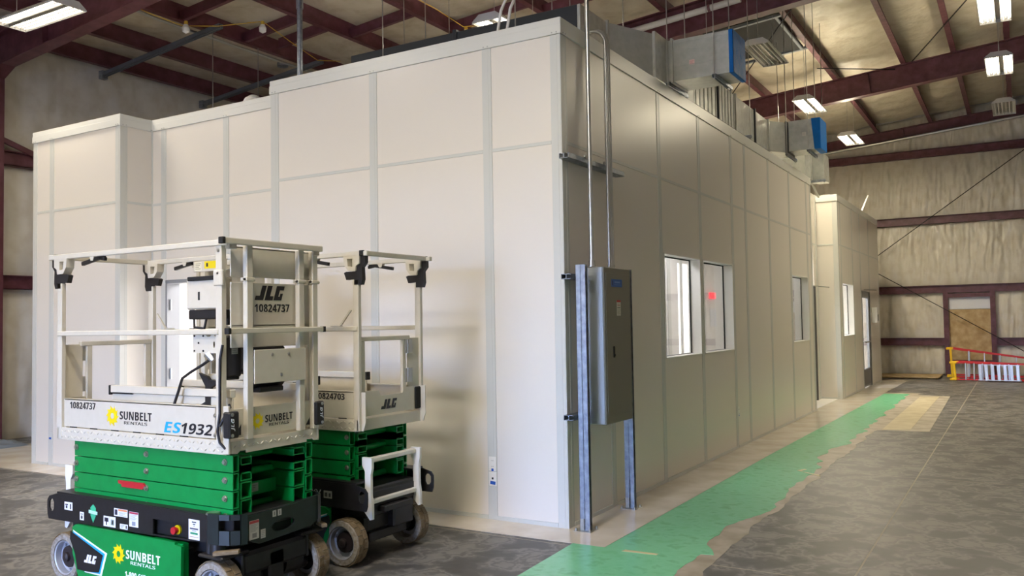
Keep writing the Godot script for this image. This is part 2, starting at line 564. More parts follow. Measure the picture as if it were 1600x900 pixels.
func hall() -> void:
	# floor: slabs on a bed, saw-cut joints with pale filler between them
	var fl := struct("floor", "grey worn concrete warehouse floor with pale saw-cut joints", "floor")
	part(fl, "joint_filler", MB.new().bb(-9.9, 8.1, -0.3, -0.0006, -19.5, 11.8), M.joint)
	var xs := [-9.9, -5.4, -1.6, 2.105, 5.8, 8.1]
	var zs := [-19.5, -18.2, -14.5, -10.8, -7.1, -3.4, 0.42, 4.1, 7.9, 11.8]
	for i in xs.size() - 1:
		for j in zs.size() - 1:
			part(fl, "slab", MB.new().cbb(xs[i] + 0.006, xs[i + 1] - 0.006, -0.05, 0.0, zs[j] + 0.006, zs[j + 1] - 0.006, 0.0003), M.concrete)
	# beige coated band along the cleanroom, green walkway, pale patch
	var e1 := [Vector2(0.46, 0.36), Vector2(0.465, -4.2), Vector2(0.56, -11.6), Vector2(0.6, -17.4), Vector2(-3.5, -17.4), Vector2(-3.5, -3.0), Vector2(-9.0, -3.0), Vector2(-9.0, 0.40), Vector2(-6.0, 0.39)]
	layer(fl, "coated_band", e1, -0.03, 0.002, M.epoxy)
	var g := []
	g.append_array([Vector2(0.215, 0.365), Vector2(0.466, 0.362), Vector2(0.47, -4.2), Vector2(0.562, -11.6), Vector2(0.58, -13.1)])
	var edge := ragged(-13.2, 0.2, 0.0, 0.10, 41)
	for p in edge:
		var t: float = clampf((p.y + 13.2) / 13.2, 0.0, 1.0)
		var bite := 0.10 * smoothstep(-1.3, -0.4, p.y) * (1.0 - smoothstep(-0.1, 0.2, p.y)) + 0.1 * smoothstep(-5.6, -5.0, p.y) * (1.0 - smoothstep(-4.4, -3.6, p.y))
		g.append(Vector2(lerpf(1.03, 1.17, t) + p.x - bite, p.y))
	for p in ragged(0.22, 3.2, 0.0, 0.06, 42):
		g.append(Vector2(1.12 + p.x, p.y))
	g.append(Vector2(0.26, 3.2))
	g.append(Vector2(0.262, 1.22))
	layer(fl, "green_walkway", g, -0.02, 0.0035, M.paint)
	var wn := [Vector2(0.5, 2.4), Vector2(0.5, -13.4)]
	for p in ragged(-13.4, 2.4, 1.24, 0.07, 43):
		wn.append(p)
	layer(fl, "worn_strip", wn, -0.02, 0.0015, M.worn)
	var wn2 := [Vector2(1.2, -7.02)]
	wn2.append_array([Vector2(1.91, -7.1), Vector2(1.80, -12.9), Vector2(1.1, -13.0)])
	layer(fl, "worn_patch", wn2, -0.02, 0.0025, M.worn)
	layer(fl, "pale_patch", [Vector2(1.31, -7.08), Vector2(1.66, -7.2), Vector2(1.62, -12.74), Vector2(1.29, -12.6)], -0.02, 0.005, M.pale)
	layer(fl, "tape_mark", [Vector2(0.98, -3.30), Vector2(1.03, -3.42), Vector2(1.06, -3.40), Vector2(1.02, -3.27), Vector2(1.25, -3.13), Vector2(1.24, -3.08)], 0.0, 0.0048, M.tape)
	layer(fl, "tape_mark", [Vector2(0.61, 0.40), Vector2(0.86, 0.385), Vector2(0.86, 0.35), Vector2(0.62, 0.355)], 0.0, 0.0048, M.tape)
	part(fl, "apron", MB.new().bb(-9.9, 8.1, -0.3, -0.02, 11.8, 24.0), M.worn)

	# ceiling: liner between purlins, purlins, rafters
	var ce := struct("ceiling", "dark red steel roof framing with sagging vinyl insulation between purlins", "ceiling")
	part(ce, "roof_deck", MB.new().prism(pv([-9.95, roof_y(-9.95) + 0.06, 8.15, roof_y(8.15) + 0.06, 8.15, roof_y(8.15) + 0.2, -9.95, roof_y(-9.95) + 0.2]), Transform3D(Basis(), Vector3(0, 0, -19.5)), 31.4), M.housing)
	var nz := FastNoiseLite.new()
	nz.seed = 5
	nz.frequency = 0.55
	nz.fractal_octaves = 4
	for i in PURLINS.size() - 1:
		var x0: float = PURLINS[i]
		var x1: float = PURLINS[i + 1]
		var b := MB.new()
		b.sheet(10, 150, func(u: float, v: float) -> Vector3:
			var x := lerpf(x0, x1, u)
			var z := lerpf(11.6, -19.2, v)
			var w := 4.0 * u * (1.0 - u)
			return Vector3(x, roof_y(x) - 0.005 - w * (0.05 + 0.07 * nz.get_noise_2d(x * 0.9, z * 2.2) + 0.035 * nz.get_noise_2d(x * 2.0, z * 7.0)), z), Vector3.DOWN)
		part(ce, "liner", b, M.vinyl_roof)
	for x in PURLINS:
		for k in FRAMES.size() - 1:
			var b := MB.new()
			var y: float = roof_y(x)
			var z0: float = FRAMES[k + 1]
			var z1: float = FRAMES[k]
			b.bb(x - 0.004, x + 0.004, y - 0.28, y, z0, z1)
			b.bb(x, x + 0.095, y - 0.28, y - 0.272, z0, z1)
			b.bb(x - 0.095, x, y - 0.008, y, z0, z1)
			b.bb(x + 0.089, x + 0.095, y - 0.28, y - 0.252, z0, z1)
			part(ce, "purlin", b, M.red_steel)
	var an := atan(0.0875)
	var B := Basis(Vector3(0, 0, 1), an)
	for k in range(0, FRAMES.size()):
		var z: float = FRAMES[k]
		var deep := 0.30 if k == 5 or k == 0 else 0.47
		var b := MB.new()
		var lx := 17.5 / cos(an)
		for off in [[0.0, 0.018, 0.2], [-deep + 0.018, 0.018, 0.2], [-deep * 0.5 + 0.009, deep - 0.03, 0.012]]:
			var m: Vector3 = Vector3(-0.75, roof_y(-0.75) - 0.28, z) + B.y * (off[0] - 0.009)
			b.box(m, Vector3(lx, off[1], off[2]), B)
		for s in 6:
			var xx := -8.2 + s * 2.9
			b.box(Vector3(xx, roof_y(xx) - 0.28 - deep * 0.5, z), Vector3(0.01, deep - 0.04, 0.18), B)
		part(ce, "rafter", b, M.red_steel)
	# cross beams framed between purlins above the cleanroom
	for a in [[-7.25, -5.95, -2.08], [-7.25, -5.95, -3.22], [-7.0, -5.95, -3.75], [-5.95, -4.65, -4.23], [-5.95, -4.65, -2.3], [-4.65, -3.2, -5.15], [-3.2, -1.7, -5.6], [-0.2, 1.12, -7.9]]:
		var b := MB.new()
		var y: float = roof_y(a[0]) - 0.10
		b.bar(Vector3(a[0], y - 0.17, a[2]), Vector3(a[1], y - 0.17 + (a[1] - a[0]) * 0.0875, a[2]), 0.06, 0.012)
		b.bar(Vector3(a[0], y - 0.09, a[2]), Vector3(a[1], y - 0.09 + (a[1] - a[0]) * 0.0875, a[2]), 0.01, 0.17)
		part(ce, "cross_beam", b, M.red_steel)

	part(ce, "roof_curb", MB.new().bb(-1.65, -0.3, roof_y(-1.0) - 0.16, roof_y(-1.0) - 0.12, -10.6, -8.6), M.rubber)
	for q in [[-1.66, -0.24, -8.58], [-1.66, -0.24, -10.62]]:
		part(ce, "curb_angle", MB.new().bar(Vector3(q[0], roof_y(q[0]) - 0.2, q[2]), Vector3(q[1], roof_y(q[1]) - 0.2, q[2]), 0.07, 0.05), M.slate)
	for x in [-1.62, -0.34]:
		part(ce, "curb_angle", MB.new().bar(Vector3(x, roof_y(x) - 0.2, -8.58), Vector3(x, roof_y(x) - 0.2, -10.62), 0.05, 0.05), M.slate)
	# walls: blankets of wrinkled vinyl held by girts
	var wl := struct("wall_left", "vinyl-faced insulated side wall with dark red girts and a column", "wall")
	part(wl, "sheeting", MB.new().bb(-9.95, -9.8, 0, roof_y(-9.9) + 0.1, -19.5, 11.8), M.housing)
	var wf := struct("wall_far", "vinyl-faced insulated end wall crossed by dark red girts", "wall")
	part(wf, "sheeting", MB.new().prism(pv([-9.95, 0, 8.15, 0, 8.15, roof_y(8.15) + 0.1, -9.95, roof_y(-9.95) + 0.1]), Transform3D(Basis(), Vector3(0, 0, -19.6)), 0.15), M.housing)
	var ys := [0.0, 0.9, 2.29, 4.14, 5.94, 7.35]
	var n2 := FastNoiseLite.new()
	n2.seed = 77
	n2.frequency = 1.0
	n2.fractal_octaves = 4
	for j in 5:
		var y0: float = ys[j]
		var y1: float = ys[j + 1]
		var b := MB.new()
		b.sheet(260, 26, func(u: float, v: float) -> Vector3:
			var x := lerpf(-3.0, 5.0, u)
			var top := minf(y1, roof_y(x) - 0.02)
			var y := lerpf(y0, top, v)
			var w := pow(4.0 * v * (1.0 - v), 0.4)
			var fold := 0.08 * n2.get_noise_2d(x * 2.0 + y * 0.25, y * 0.35 + j * 9.0) + 0.05 * n2.get_noise_2d(x * 6.5 - y * 0.5, y * 0.8 + 40.0) + 0.012 * n2.get_noise_2d(x * 14.0, y * 3.0)
			return Vector3(x, y, -19.40 + w * (0.10 + fold)), Vector3(0, 0, 1))
		part(wf, "blanket", b, M.vinyl)
		var c := MB.new()
		c.sheet(24, 4, func(u: float, v: float) -> Vector3:
			var x := lerpf(-9.9, -3.0, u)
			return Vector3(x, lerpf(y0, minf(y1, roof_y(x)), v), -19.38), Vector3(0, 0, 1))
		c.sheet(10, 4, func(u: float, v: float) -> Vector3:
			var x := lerpf(5.0, 8.1, u)
			return Vector3(x, lerpf(y0, minf(y1, roof_y(x)), v), -19.38), Vector3(0, 0, 1))
		part(wf, "blanket", c, M.vinyl)
	for j in 4:
		var y: float = ys[j + 1]
		var b := MB.new()
		var runs := [[-9.7, 8.0]]
		if j == 0:
			runs = [[-9.7, 1.36], [2.44, 8.0]]
		for r in runs:
			b.bb(r[0], r[1], y - 0.1, y - 0.09, -19.42, -19.2)
			b.bb(r[0], r[1], y - 0.1, y + 0.1, -19.225, -19.215)
			b.bb(r[0], r[1], y + 0.09, y + 0.1, -19.22, -19.14)
		part(wf, "girt", b, M.red_steel)
	# framed opening closed with boards
	for x in [1.36, 2.44]:
		var b := MB.new()
		b.bb(x - 0.006, x + 0.006, 0, 2.2, -19.42, -19.15)
		b.bb(x - 0.06, x + 0.06, 0, 2.2, -19.16, -19.15)
		part(wf, "jamb", b, M.red_steel)
	part(wf, "header", MB.new().bb(1.36, 2.44, 2.06, 2.16, -19.3, -19.16), M.red_steel)
	part(wf, "sill", MB.new().bb(1.36, 2.44, 0.36, 0.42, -19.3, -19.17), M.red_steel)
	part(wf, "board", MB.new().cbb(1.42, 2.38, 0.42, 1.74, -19.28, -19.25), M.board)
	part(wf, "board", MB.new().cbb(1.42, 2.38, 1.75, 2.06, -19.29, -19.26), M.paper)
	for x in [-4.4, 4.0]:
		var b := MB.new()
		b.bb(x - 0.1, x + 0.1, 0, roof_y(x) - 0.33, -19.12, -19.10)
		b.bb(x - 0.006, x + 0.006, 0, roof_y(x) - 0.33, -19.3, -19.1)
		part(wf, "column", b, M.red_steel)
	part(wf, "conduit", MB.new().cyl(Vector3(-5, roof_y(-5) - 0.61, -18.97), Vector3(7, roof_y(7) - 0.61, -18.97), 0.035), M.emt)
	for a in [[Vector3(3.9, 6.2, -19.06), Vector3(-4.3, 0.35, -19.06)], [Vector3(-4.3, 5.3, -19.04), Vector3(3.9, 0.15, -19.04)]]:
		part(wf, "brace_rod", MB.new().cyl(a[0], a[1], 0.011, 6), M.rubber)

	for j in 4:
		var yy := [0.0, 2.3, 4.12, 5.95]
		if j == 3:
			break
		var y0: float = yy[j]
		var y1: float = yy[j + 1]
		var b := MB.new()
		b.sheet(150, 26, func(u: float, v: float) -> Vector3:
			var z := lerpf(2.0, -9.0, u)
			var y := lerpf(y0, y1, v)
			var w := pow(4.0 * v * (1.0 - v), 0.4)
			var fold := 0.07 * n2.get_noise_2d(z * 1.2 + y * 0.3, y * 0.4 + 60.0 + j * 7.0) + 0.04 * n2.get_noise_2d(z * 4.0, y * 0.9 + 80.0)
			return Vector3(-9.78 + w * (0.1 + fold), y, z), Vector3(1, 0, 0))
		part(wl, "blanket", b, M.vinyl)
		var c := MB.new()
		c.quad(Vector3(-9.78, y0, 11.7), Vector3(-9.78, y0, 2), Vector3(-9.78, y1, 2), Vector3(-9.78, y1, 11.7), Vector3.RIGHT)
		c.quad(Vector3(-9.78, y0, -9), Vector3(-9.78, y0, -19.4), Vector3(-9.78, y1, -19.4), Vector3(-9.78, y1, -9), Vector3.RIGHT)
		part(wl, "blanket", c, M.vinyl)
		if j > 0:
			var g2 := MB.new()
			g2.bb(-9.8, -9.6, y0 - 0.1, y0 - 0.09, -19.3, 11.6)
			g2.bb(-9.61, -9.6, y0 - 0.1, y0 + 0.1, -19.3, 11.6)
			g2.bb(-9.6, -9.53, y0 + 0.09, y0 + 0.1, -19.3, 11.6)
			part(wl, "girt", g2, M.red_steel)
	for z in FRAMES:
		var b := MB.new()
		b.bb(-9.47, -9.455, 0, roof_y(-9.4) - 0.70, z - 0.1, z + 0.1)
		b.bb(-9.6, -9.46, 0, roof_y(-9.4) - 0.33, z - 0.006, z + 0.006)
		b.bb(-9.62, -9.6, 0, roof_y(-9.4) - 0.33, z - 0.1, z + 0.1)
		b.bar(Vector3(-9.46, roof_y(-9.4) - 0.86, z), Vector3(-9.15, roof_y(-9.15) - 0.735, z), 0.2, 0.015)
		part(wl, "column", b, M.red_steel)
	part(wl, "brace", MB.new().bar(Vector3(-9.5, 4.55, -0.2), Vector3(-9.56, 4.12, -1.6), 0.05, 0.08), M.red_steel)

	var wr := struct("wall_right", "plain insulated side wall of the hall across the open floor", "wall")
	part(wr, "sheeting", MB.new().bb(8.0, 8.15, 0, roof_y(8) + 0.1, -19.5, 11.8), M.vinyl)
	for y in [2.3, 4.12, 5.94]:
		part(wr, "girt", MB.new().bb(7.8, 8.0, y - 0.1, y + 0.1, -19.3, 11.6), M.red_steel)
	var wn3 := struct("wall_near", "end wall of the hall with an open roll-up doorway", "wall")
	var dx0 := -2.3
	var dx1 := 0.7
	var dy := 3.0
	for r in [[-9.95, dx0, 0.0, 5.8], [dx1, 8.15, 0.0, 5.8], [dx0, dx1, dy, 5.8]]:
		part(wn3, "sheeting", MB.new().bb(r[0], r[1], r[2], r[3], 11.7, 11.9), M.vinyl)
	part(wn3, "sheeting", MB.new().prism(pv([-9.95, 5.8, 8.15, 5.8, 8.15, roof_y(8.15) + 0.1, -9.95, roof_y(-9.95) + 0.1]), Transform3D(Basis(), Vector3(0, 0, 11.7)), 0.2), M.vinyl)
	for x in [dx0, dx1]:
		part(wn3, "door_jamb", MB.new().cbb(x - 0.05, x + 0.05, 0, dy, 11.6, 11.95), M.red_steel)
	part(wn3, "door_hood", MB.new().cbb(dx0 - 0.1, dx1 + 0.1, dy, dy + 0.4, 11.4, 11.7), M.housing)

# ------------------------------------------------------------------ the cleanroom
const CH := 4.0      # height of its walls
const SEAM := 3.0

# a run of wall panels between battens. at(t, y, d): point t along, y up, d out of the face
func panel_wall(w: Node3D, at: Callable, dirv: Vector3, out: Vector3, t0: float, t1: float, seams: Array, windows: Array, ends := [0.1, 0.1], capsides := true) -> void:
	var bw := 0.088
	var B := Basis(dirv, Vector3.UP, dirv.cross(Vector3.UP))
	var put := func(called: String, a: float, b: float, y0: float, y1: float, d0: float, d1: float, m: Material, bev := 0.0015):
		var mb := MB.new()
		var ctr: Vector3 = at.call((a + b) * 0.5, (y0 + y1) * 0.5, (d0 + d1) * 0.5)
		mb.cb(ctr, Vector3(absf(b - a), absf(y1 - y0), absf(d1 - d0)), bev, B)
		part(w, called, mb, m)
	# battens
	var edges := [[t0, t0 + ends[0]]]
	for s in seams:
		edges.append([s - bw * 0.5, s + bw * 0.5])
	edges.append([t1 - ends[1], t1])
	for e in edges:
		if e[1] - e[0] > 0.001:
			put.call("batten", e[0], e[1], 0.0, CH - 0.02, -0.09, 0.0, M.batten)
			put.call("batten_rib", (e[0] + e[1]) * 0.5 + 0.012, (e[0] + e[1]) * 0.5 + 0.018, 0.0, CH - 0.13, -0.01, 0.0012, M.batten, 0.0005)
			for o in [-0.02, 0.02]:
				var sc: Vector3 = at.call((e[0] + e[1]) * 0.5 + o, CH - 0.118, 0.008)
				part(w, "screw", MB.new().cyl(sc, sc + out * 0.006, 0.006, 6), M.steel)
	for i in edges.size() - 1:
		var a: float = edges[i][1]
		var b: float = edges[i + 1][0]
		if b - a < 0.02:
			continue
		var mid := (a + b) * 0.5
		var win = null
		for q in windows:
			if q[0] < mid and q[1] > mid:
				win = q
		put.call("panel", a, b, SEAM + 0.028, CH - 0.13, -0.085, -0.004, M.panel)
		put.call("seam_strip", a, b, SEAM, SEAM + 0.028, -0.085, -0.0005, M.batten)
		if win == null:
			put.call("panel", a, b, 0.035, SEAM, -0.085, -0.004, M.panel)
		else:
			var ww0: float = win[0]
			var ww1: float = win[1]
			var wy0: float = win[2]
			var wy1: float = win[3]
			put.call("panel", a, b, wy1, SEAM, -0.085, -0.004, M.panel)
			if wy0 > 0.1:
				put.call("panel", a, b, 0.035, wy0, -0.085, -0.004, M.panel)
			if ww0 - a > 0.002:
				put.call("panel", a, ww0, wy0, wy1, -0.085, -0.004, M.panel)
			if b - ww1 > 0.002:
				put.call("panel", ww1, b, wy0, wy1, -0.085, -0.004, M.panel)
		if win == null or win[2] > 0.1:
			put.call("base_channel", a, b, 0.0, 0.035, -0.085, 0.003, M.batten)
	put.call("cap_flashing", t0 - 0.006, t1 + 0.006, CH - 0.055, CH, -0.09, 0.007, M.flash, 0.003)
	put.call("cap_flashing", t0 - 0.010, t1 + 0.010, CH - 0.132, CH - 0.052, -0.09, 0.010, M.flash, 0.002)

func window_unit(called: String, label: String, at: Callable, dirv: Vector3, a: float, b: float, y0: float, y1: float) -> void:
	var w := struct(called, label, "window")
	var B := Basis(dirv, Vector3.UP, dirv.cross(Vector3.UP))
	var put := func(nm: String, ta: float, tb: float, ya: float, yb: float, d0: float, d1: float, m: Material, bev := 0.002):
		var mb := MB.new()
		mb.cb(at.call((ta + tb) * 0.5, (ya + yb) * 0.5, (d0 + d1) * 0.5), Vector3(absf(tb - ta), absf(yb - ya), absf(d1 - d0)), bev, B)
		part(w, nm, mb, m)
	var f := 0.012
	put.call("frame", a, a + f, y0, y1, -0.13, 0.004, M.plastic_white)
	put.call("frame", b - f, b, y0, y1, -0.13, 0.004, M.plastic_white)
	put.call("frame", a, b, y0, y0 + f, -0.13, 0.004, M.plastic_white)
	put.call("frame", a, b, y1 - f, y1, -0.13, 0.004, M.plastic_white)
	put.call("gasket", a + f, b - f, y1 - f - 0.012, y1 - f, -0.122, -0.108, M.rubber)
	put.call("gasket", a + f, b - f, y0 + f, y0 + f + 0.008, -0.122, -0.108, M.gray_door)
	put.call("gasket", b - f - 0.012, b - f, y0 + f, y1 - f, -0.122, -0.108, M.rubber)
	put.call("pane", a + f, b - f, y0 + f, y1 - f, -0.117, -0.113, M.glass, 0.0005)

func cleanroom() -> void:
	var fa := struct("wall_cleanroom_front", "white panel wall of the cleanroom facing the scissor lifts", "wall")
	var atA := func(t: float, y: float, d: float) -> Vector3: return Vector3(t, y, d)
	panel_wall(fa, atA, Vector3.RIGHT, Vector3(0, 0, 1), -3.205, -0.003, [-1.91, -0.692], [], [0.105, 0.09])
	var sa := struct("wall_cleanroom_side", "long white panel wall of the cleanroom with three windows", "wall")
	var atB := func(t: float, y: float, d: float) -> Vector3: return Vector3(d, y, -t)
	var win := [[2.17, 3.275, 1.21, 2.27], [3.385, 4.515, 1.21, 2.27], [7.71, 8.875, 1.21, 2.27]]
	panel_wall(sa, atB, Vector3(0, 0, -1), Vector3.RIGHT, 0.002, 9.28, [0.87, 2.1, 3.33, 4.57, 5.185, 6.4, 7.67, 8.92], win, [0.1, 0.09])
	window_unit("window_1", "recessed window with bright jamb beside the grey electrical cabinet", atB, Vector3(0, 0, -1), 2.17, 3.275, 1.21, 2.27)
	window_unit("window_2", "recessed window showing a red exit sign inside", atB, Vector3(0, 0, -1), 3.385, 4.515, 1.21, 2.27)
	window_unit("window_3", "single recessed window near the far end of the long panel wall", atB, Vector3(0, 0, -1), 7.71, 8.875, 1.21, 2.27)
	# alcove with doorway left of the front wall
	var rw := struct("wall_cleanroom_recess", "recessed white panel wall with an open doorway behind the lifts", "wall")
	var atR := func(t: float, y: float, d: float) -> Vector3: return Vector3(t, y, -0.36 + d)
	panel_wall(rw, atR, Vector3.RIGHT, Vector3(0, 0, 1), -5.53, -3.12, [-5.31, -4.27], [[-5.26, -4.31, 0.0, 2.13]], [0.02, 0.02])
	part(rw, "return_panel", MB.new().cbb(-3.2, -3.11, 0, CH, -0.45, -0.0905), M.panel)
	var pw := struct("wall_cleanroom_projection", "white panel wall of the projecting corner bay", "wall")
	var atP := func(t: float, y: float, d: float) -> Vector3: return Vector3(t, y, 0.047 + d)
	panel_wall(pw, atP, Vector3.RIGHT, Vector3(0, 0, 1), -7.22, -5.518, [-6.83], [], [0.085, 0.083])
	var ps := struct("wall_cleanroom_return", "narrow white panel return between the projecting bay and recess", "wall")
	var atQ := func(t: float, y: float, d: float) -> Vector3: return Vector3(-5.515 + d, y, 0.047 - t)
	panel_wall(ps, atQ, Vector3(0, 0, -1), Vector3.RIGHT, 0.002, 0.41, [], [], [0.09, 0.01])
	part(ps, "outer_panel", MB.new().cbb(-7.22, -7.13, 0, CH, -9.0, -0.05), M.panel)
	# doorway frame and hinges
	var d1 := struct("door_1", "open doorway with grey steel frame in the recessed wall", "door")
	part(d1, "door_frame", MB.new().cbb(-5.275, -5.245, 0, 2.13, -0.53, -0.355).cbb(-4.335, -4.305, 0, 2.13, -0.53, -0.355).cbb(-5.275, -4.305, 2.1, 2.14, -0.53, -0.355), M.gray_door)
	for y in [0.35, 1.08, 1.86]:
		part(d1, "hinge", MB.new().cyl(Vector3(-5.235, y - 0.06, -0.40), Vector3(-5.235, y + 0.06, -0.40), 0.011, 8), M.steel)
	# far alcove and second room
	var en := struct("wall_cleanroom_end", "panel walls of the shallow entrance alcove with a narrow door", "wall")
	part(en, "panel", MB.new().cbb(-0.38, -0.002, 0, CH - 0.02, -9.27, -9.19), M.panel)
	part(en, "panel", MB.new().cbb(-0.45, -0.36, 0, SEAM, -9.75, -9.27), M.panel)
	part(en, "panel", MB.new().cbb(-0.45, -0.36, 2.2, SEAM, -11.05, -9.75), M.panel)
	part(en, "panel", MB.new().cbb(-0.45, -0.36, 0, SEAM, -11.5, -11.2), M.panel)
	part(en, "panel", MB.new().cbb(-0.45, -0.36, SEAM + 0.03, CH, -11.5, -9.27), M.panel)
	part(en, "seam_strip", MB.new().bb(-0.45, -0.357, SEAM, SEAM + 0.03, -11.5, -9.27), M.batten)
	part(en, "batten", MB.new().cbb(-0.45, -0.352, 0, CH, -11.5, -11.38), M.batten)
	var d2 := struct("door_2", "glazed grey door with closer arm in the entrance alcove", "door")
	part(d2, "door_leaf", MB.new().prism(pv([-11.18, 0.02, -9.8, 0.02, -9.8, 2.15, -11.18, 2.15]), Transform3D(Basis(Vector3(0, 0, 1), Vector3.UP, Vector3(-1, 0, 0)), Vector3(-0.37, 0, 0)), 0.045, [pv([-11.08, 0.45, -9.95, 0.45, -9.95, 2.0, -11.08, 2.0])]), M.gray_door)
	part(d2, "pane", MB.new().bb(-0.395, -0.389, 0.45, 2.0, -11.08, -9.95), M.glass)
	part(d2, "door_frame", MB.new().cbb(-0.45, -0.345, 0, 2.2, -11.24, -11.18).cbb(-0.45, -0.345, 0, 2.2, -9.8, -9.74), M.door_dark)
	part(d2, "closer_arm", MB.new().bar(Vector3(-0.35, 2.2, -11.0), Vector3(-0.10, 2.17, -11.25), 0.02, 0.015), M.steel)
	var r2 := struct("wall_room_side", "white panel side of the second room with a window and door", "wall")
	var atC := func(t: float, y: float, d: float) -> Vector3: return Vector3(0.032 + d, y, -t)
	panel_wall(r2, atC, Vector3(0, 0, -1), Vector3.RIGHT, 11.567, 17.0, [11.85, 13.2, 14.2, 15.45], [[11.92, 13.15, 1.21, 2.27], [14.25, 15.4, 0.0, 2.17]], [0.09, 0.08])
	window_unit("window_4", "tall narrow-looking window in the second room beside its door", atC, Vector3(0, 0, -1), 11.92, 13.15, 1.21, 2.27)
	var rf := struct("wall_room_front", "white panel end of the second room facing the entrance alcove", "wall")
	var atD := func(t: float, y: float, d: float) -> Vector3: return Vector3(t, y, -11.565 + d)
	panel_wall(rf, atD, Vector3.RIGHT, Vector3(0, 0, 1), -0.45, 0.028, [], [], [0.07, 0.09])
	part(rf, "rear_panel", MB.new().cbb(-2.2, -0.06, 0, CH, -17.0, -16.91), M.panel)
	var d3 := struct("door_3", "glazed door with dark kick plate in the second room", "door")
	part(d3, "door_leaf", MB.new().prism(pv([14.29, 0.02, 15.36, 0.02, 15.36, 2.14, 14.29, 2.14]), Transform3D(Basis(Vector3(0, 0, -1), Vector3.UP, Vector3(1, 0, 0)), Vector3(-0.03, 0, 0)), 0.045, [pv([14.40, 0.42, 15.25, 0.42, 15.25, 2.03, 14.40, 2.03])]), M.gray_door)
	part(d3, "pane", MB.new().bb(-0.012, -0.006, 0.42, 2.03, -15.25, -14.40), M.glass)
	part(d3, "kick_plate", MB.new().cbb(0.014, 0.02, 0.06, 0.4, -15.3, -14.35), M.door_dark)
	part(d3, "handle", MB.new().bar(Vector3(0.05, 1.02, -14.4), Vector3(0.05, 1.02, -15.2), 0.03, 0.03), M.steel)
	part(d3, "door_frame", MB.new().cbb(-0.05, 0.037, 0, 2.17, -14.29, -14.25).cbb(-0.05, 0.037, 0, 2.17, -15.4, -15.36).cbb(-0.05, 0.037, 2.14, 2.17, -15.4, -14.25), M.door_dark)
	part(d3, "closer_arm", MB.new().bar(Vector3(0.02, 2.2, -14.6), Vector3(0.25, 2.19, -14.9), 0.02, 0.015), M.steel)
	# roof deck and inner rooms
	var ro := struct("cleanroom_roof", "flat white roof deck of the cleanroom behind its cap flashing", "roof")
	part(ro, "roof_panel", MB.new().bb(-3.1, -0.092, 3.78, 3.84, -9.19, -0.092), M.inside)
	part(ro, "roof_panel", MB.new().bb(-7.13, -3.1, 3.78, 3.84, -9.19, -0.46), M.inside)
	part(ro, "roof_panel", MB.new().bb(-7.13, -5.61, 3.78, 3.84, -0.46, -0.05), M.inside)
	part(ro, "roof_panel", MB.new().bb(-2.2, -0.46, 3.78, 3.84, -16.9, -9.19), M.inside)
	part(ro, "roof_panel", MB.new().bb(-0.46, -0.06, 3.78, 3.84, -16.9, -11.66), M.inside)
	part(ro, "ceiling_panel", MB.new().bb(-7.13, -0.09, 2.85, 2.9, -9.19, -0.46), M.inside)
	part(ro, "ceiling_panel", MB.new().bb(-2.2, -0.46, 2.85, 2.9, -11.66, -9.19), M.inside)
	part(ro, "ceiling_panel", MB.new().bb(-2.2, -0.06, 2.85, 2.9, -16.9, -11.66), M.inside)
	var iw := struct("wall_cleanroom_inner", "inner white partition walls seen through the cleanroom windows", "wall")
	part(iw, "panel", MB.new().bb(-7.13, -2.2, 0, 3.78, -9.25, -9.19), M.inside)
	part(iw, "panel", MB.new().bb(-2.26, -2.2, 0, 3.78, -16.95, -9.19), M.inside)
	part(iw, "panel", MB.new().bb(-7.13, -0.1, 0, 0.003, -9.19, -0.54), M.inside)
	part(iw, "panel", MB.new().bb(-2.2, -0.06, 0, 0.003, -16.9, -9.19), M.inside)
	# partition at x = -1.2 with two glazed slots
	var slots := [[-0.5, -5.88], [-6.33, -6.66], [-6.92, -9.19]]
	for s in slots:
		part(iw, "panel", MB.new().cbb(-1.26, -1.2, 0, 2.85, s[1], s[0]), M.inside)
	for s in [[-5.88, -6.33], [-6.66, -6.92]]:
		part(iw, "panel", MB.new().cbb(-1.26, -1.2, 0, 1.0, s[1], s[0]), M.inside)
		part(iw, "panel", MB.new().cbb(-1.26, -1.2, 2.42, 2.85, s[1], s[0]), M.inside)
		part(iw, "pane", MB.new().bb(-1.232, -1.228, 1.0, 2.42, s[1], s[0]), M.glass)
	for z in [-5.5, -6.0, -6.5, -7.05, -8.15, -8.5]:
		part(iw, "batten", MB.new().cbb(-1.2, -1.19, 0, 2.85, z - 0.06, z + 0.06), M.batten)
	part(iw, "panel", MB.new().bb(-1.2, -0.1, 0, 2.85, -9.185, -9.125), M.inside)
	for a in [[-4.4, -1.7], [-4.4, -4.6], [-2.6, -6.4], [-5.8, -7.5]]:
		led_panel(Vector3(a[0], 2.84, a[1]), 1.2, 0.6, 5.0 if a[1] > -3.0 else 26.0)
	led_panel(Vector3(-0.65, 2.84, -2.6), 0.3, 0.9, 1.3)
	led_panel(Vector3(-0.65, 2.84, -5.2), 0.2, 0.5, 0.7)
	led_panel(Vector3(-0.45, 2.84, -8.85), 0.2, 0.3, 0.2)
	led_panel(Vector3(-1.2, 2.84, -13.6), 1.0, 1.2, 10.0)
	var ex := thing("exit_sign", "small red lit exit sign on the wall inside the second window", "sign", Vector3(-1.185, 1.97, -7.42))
	part(ex, "box", MB.new().cbb(-0.004, 0.02, -0.05, 0.05, -0.13, 0.13), M.exit)
	part(ex, "lettering", letters(MB.new(), "EXIT", facing(Vector3(0.021, 0, 0), "+x"), 0.2, 0.07), M.safety_red)
	var no := thing("notice", "sheet of paper taped to the wall below the exit sign", "notice", Vector3(-1.188, 1.62, -7.45))
	part(no, "sheet", MB.new().bb(-0.001, 0.001, -0.14, 0.14, -0.16, 0.16), M.paper)

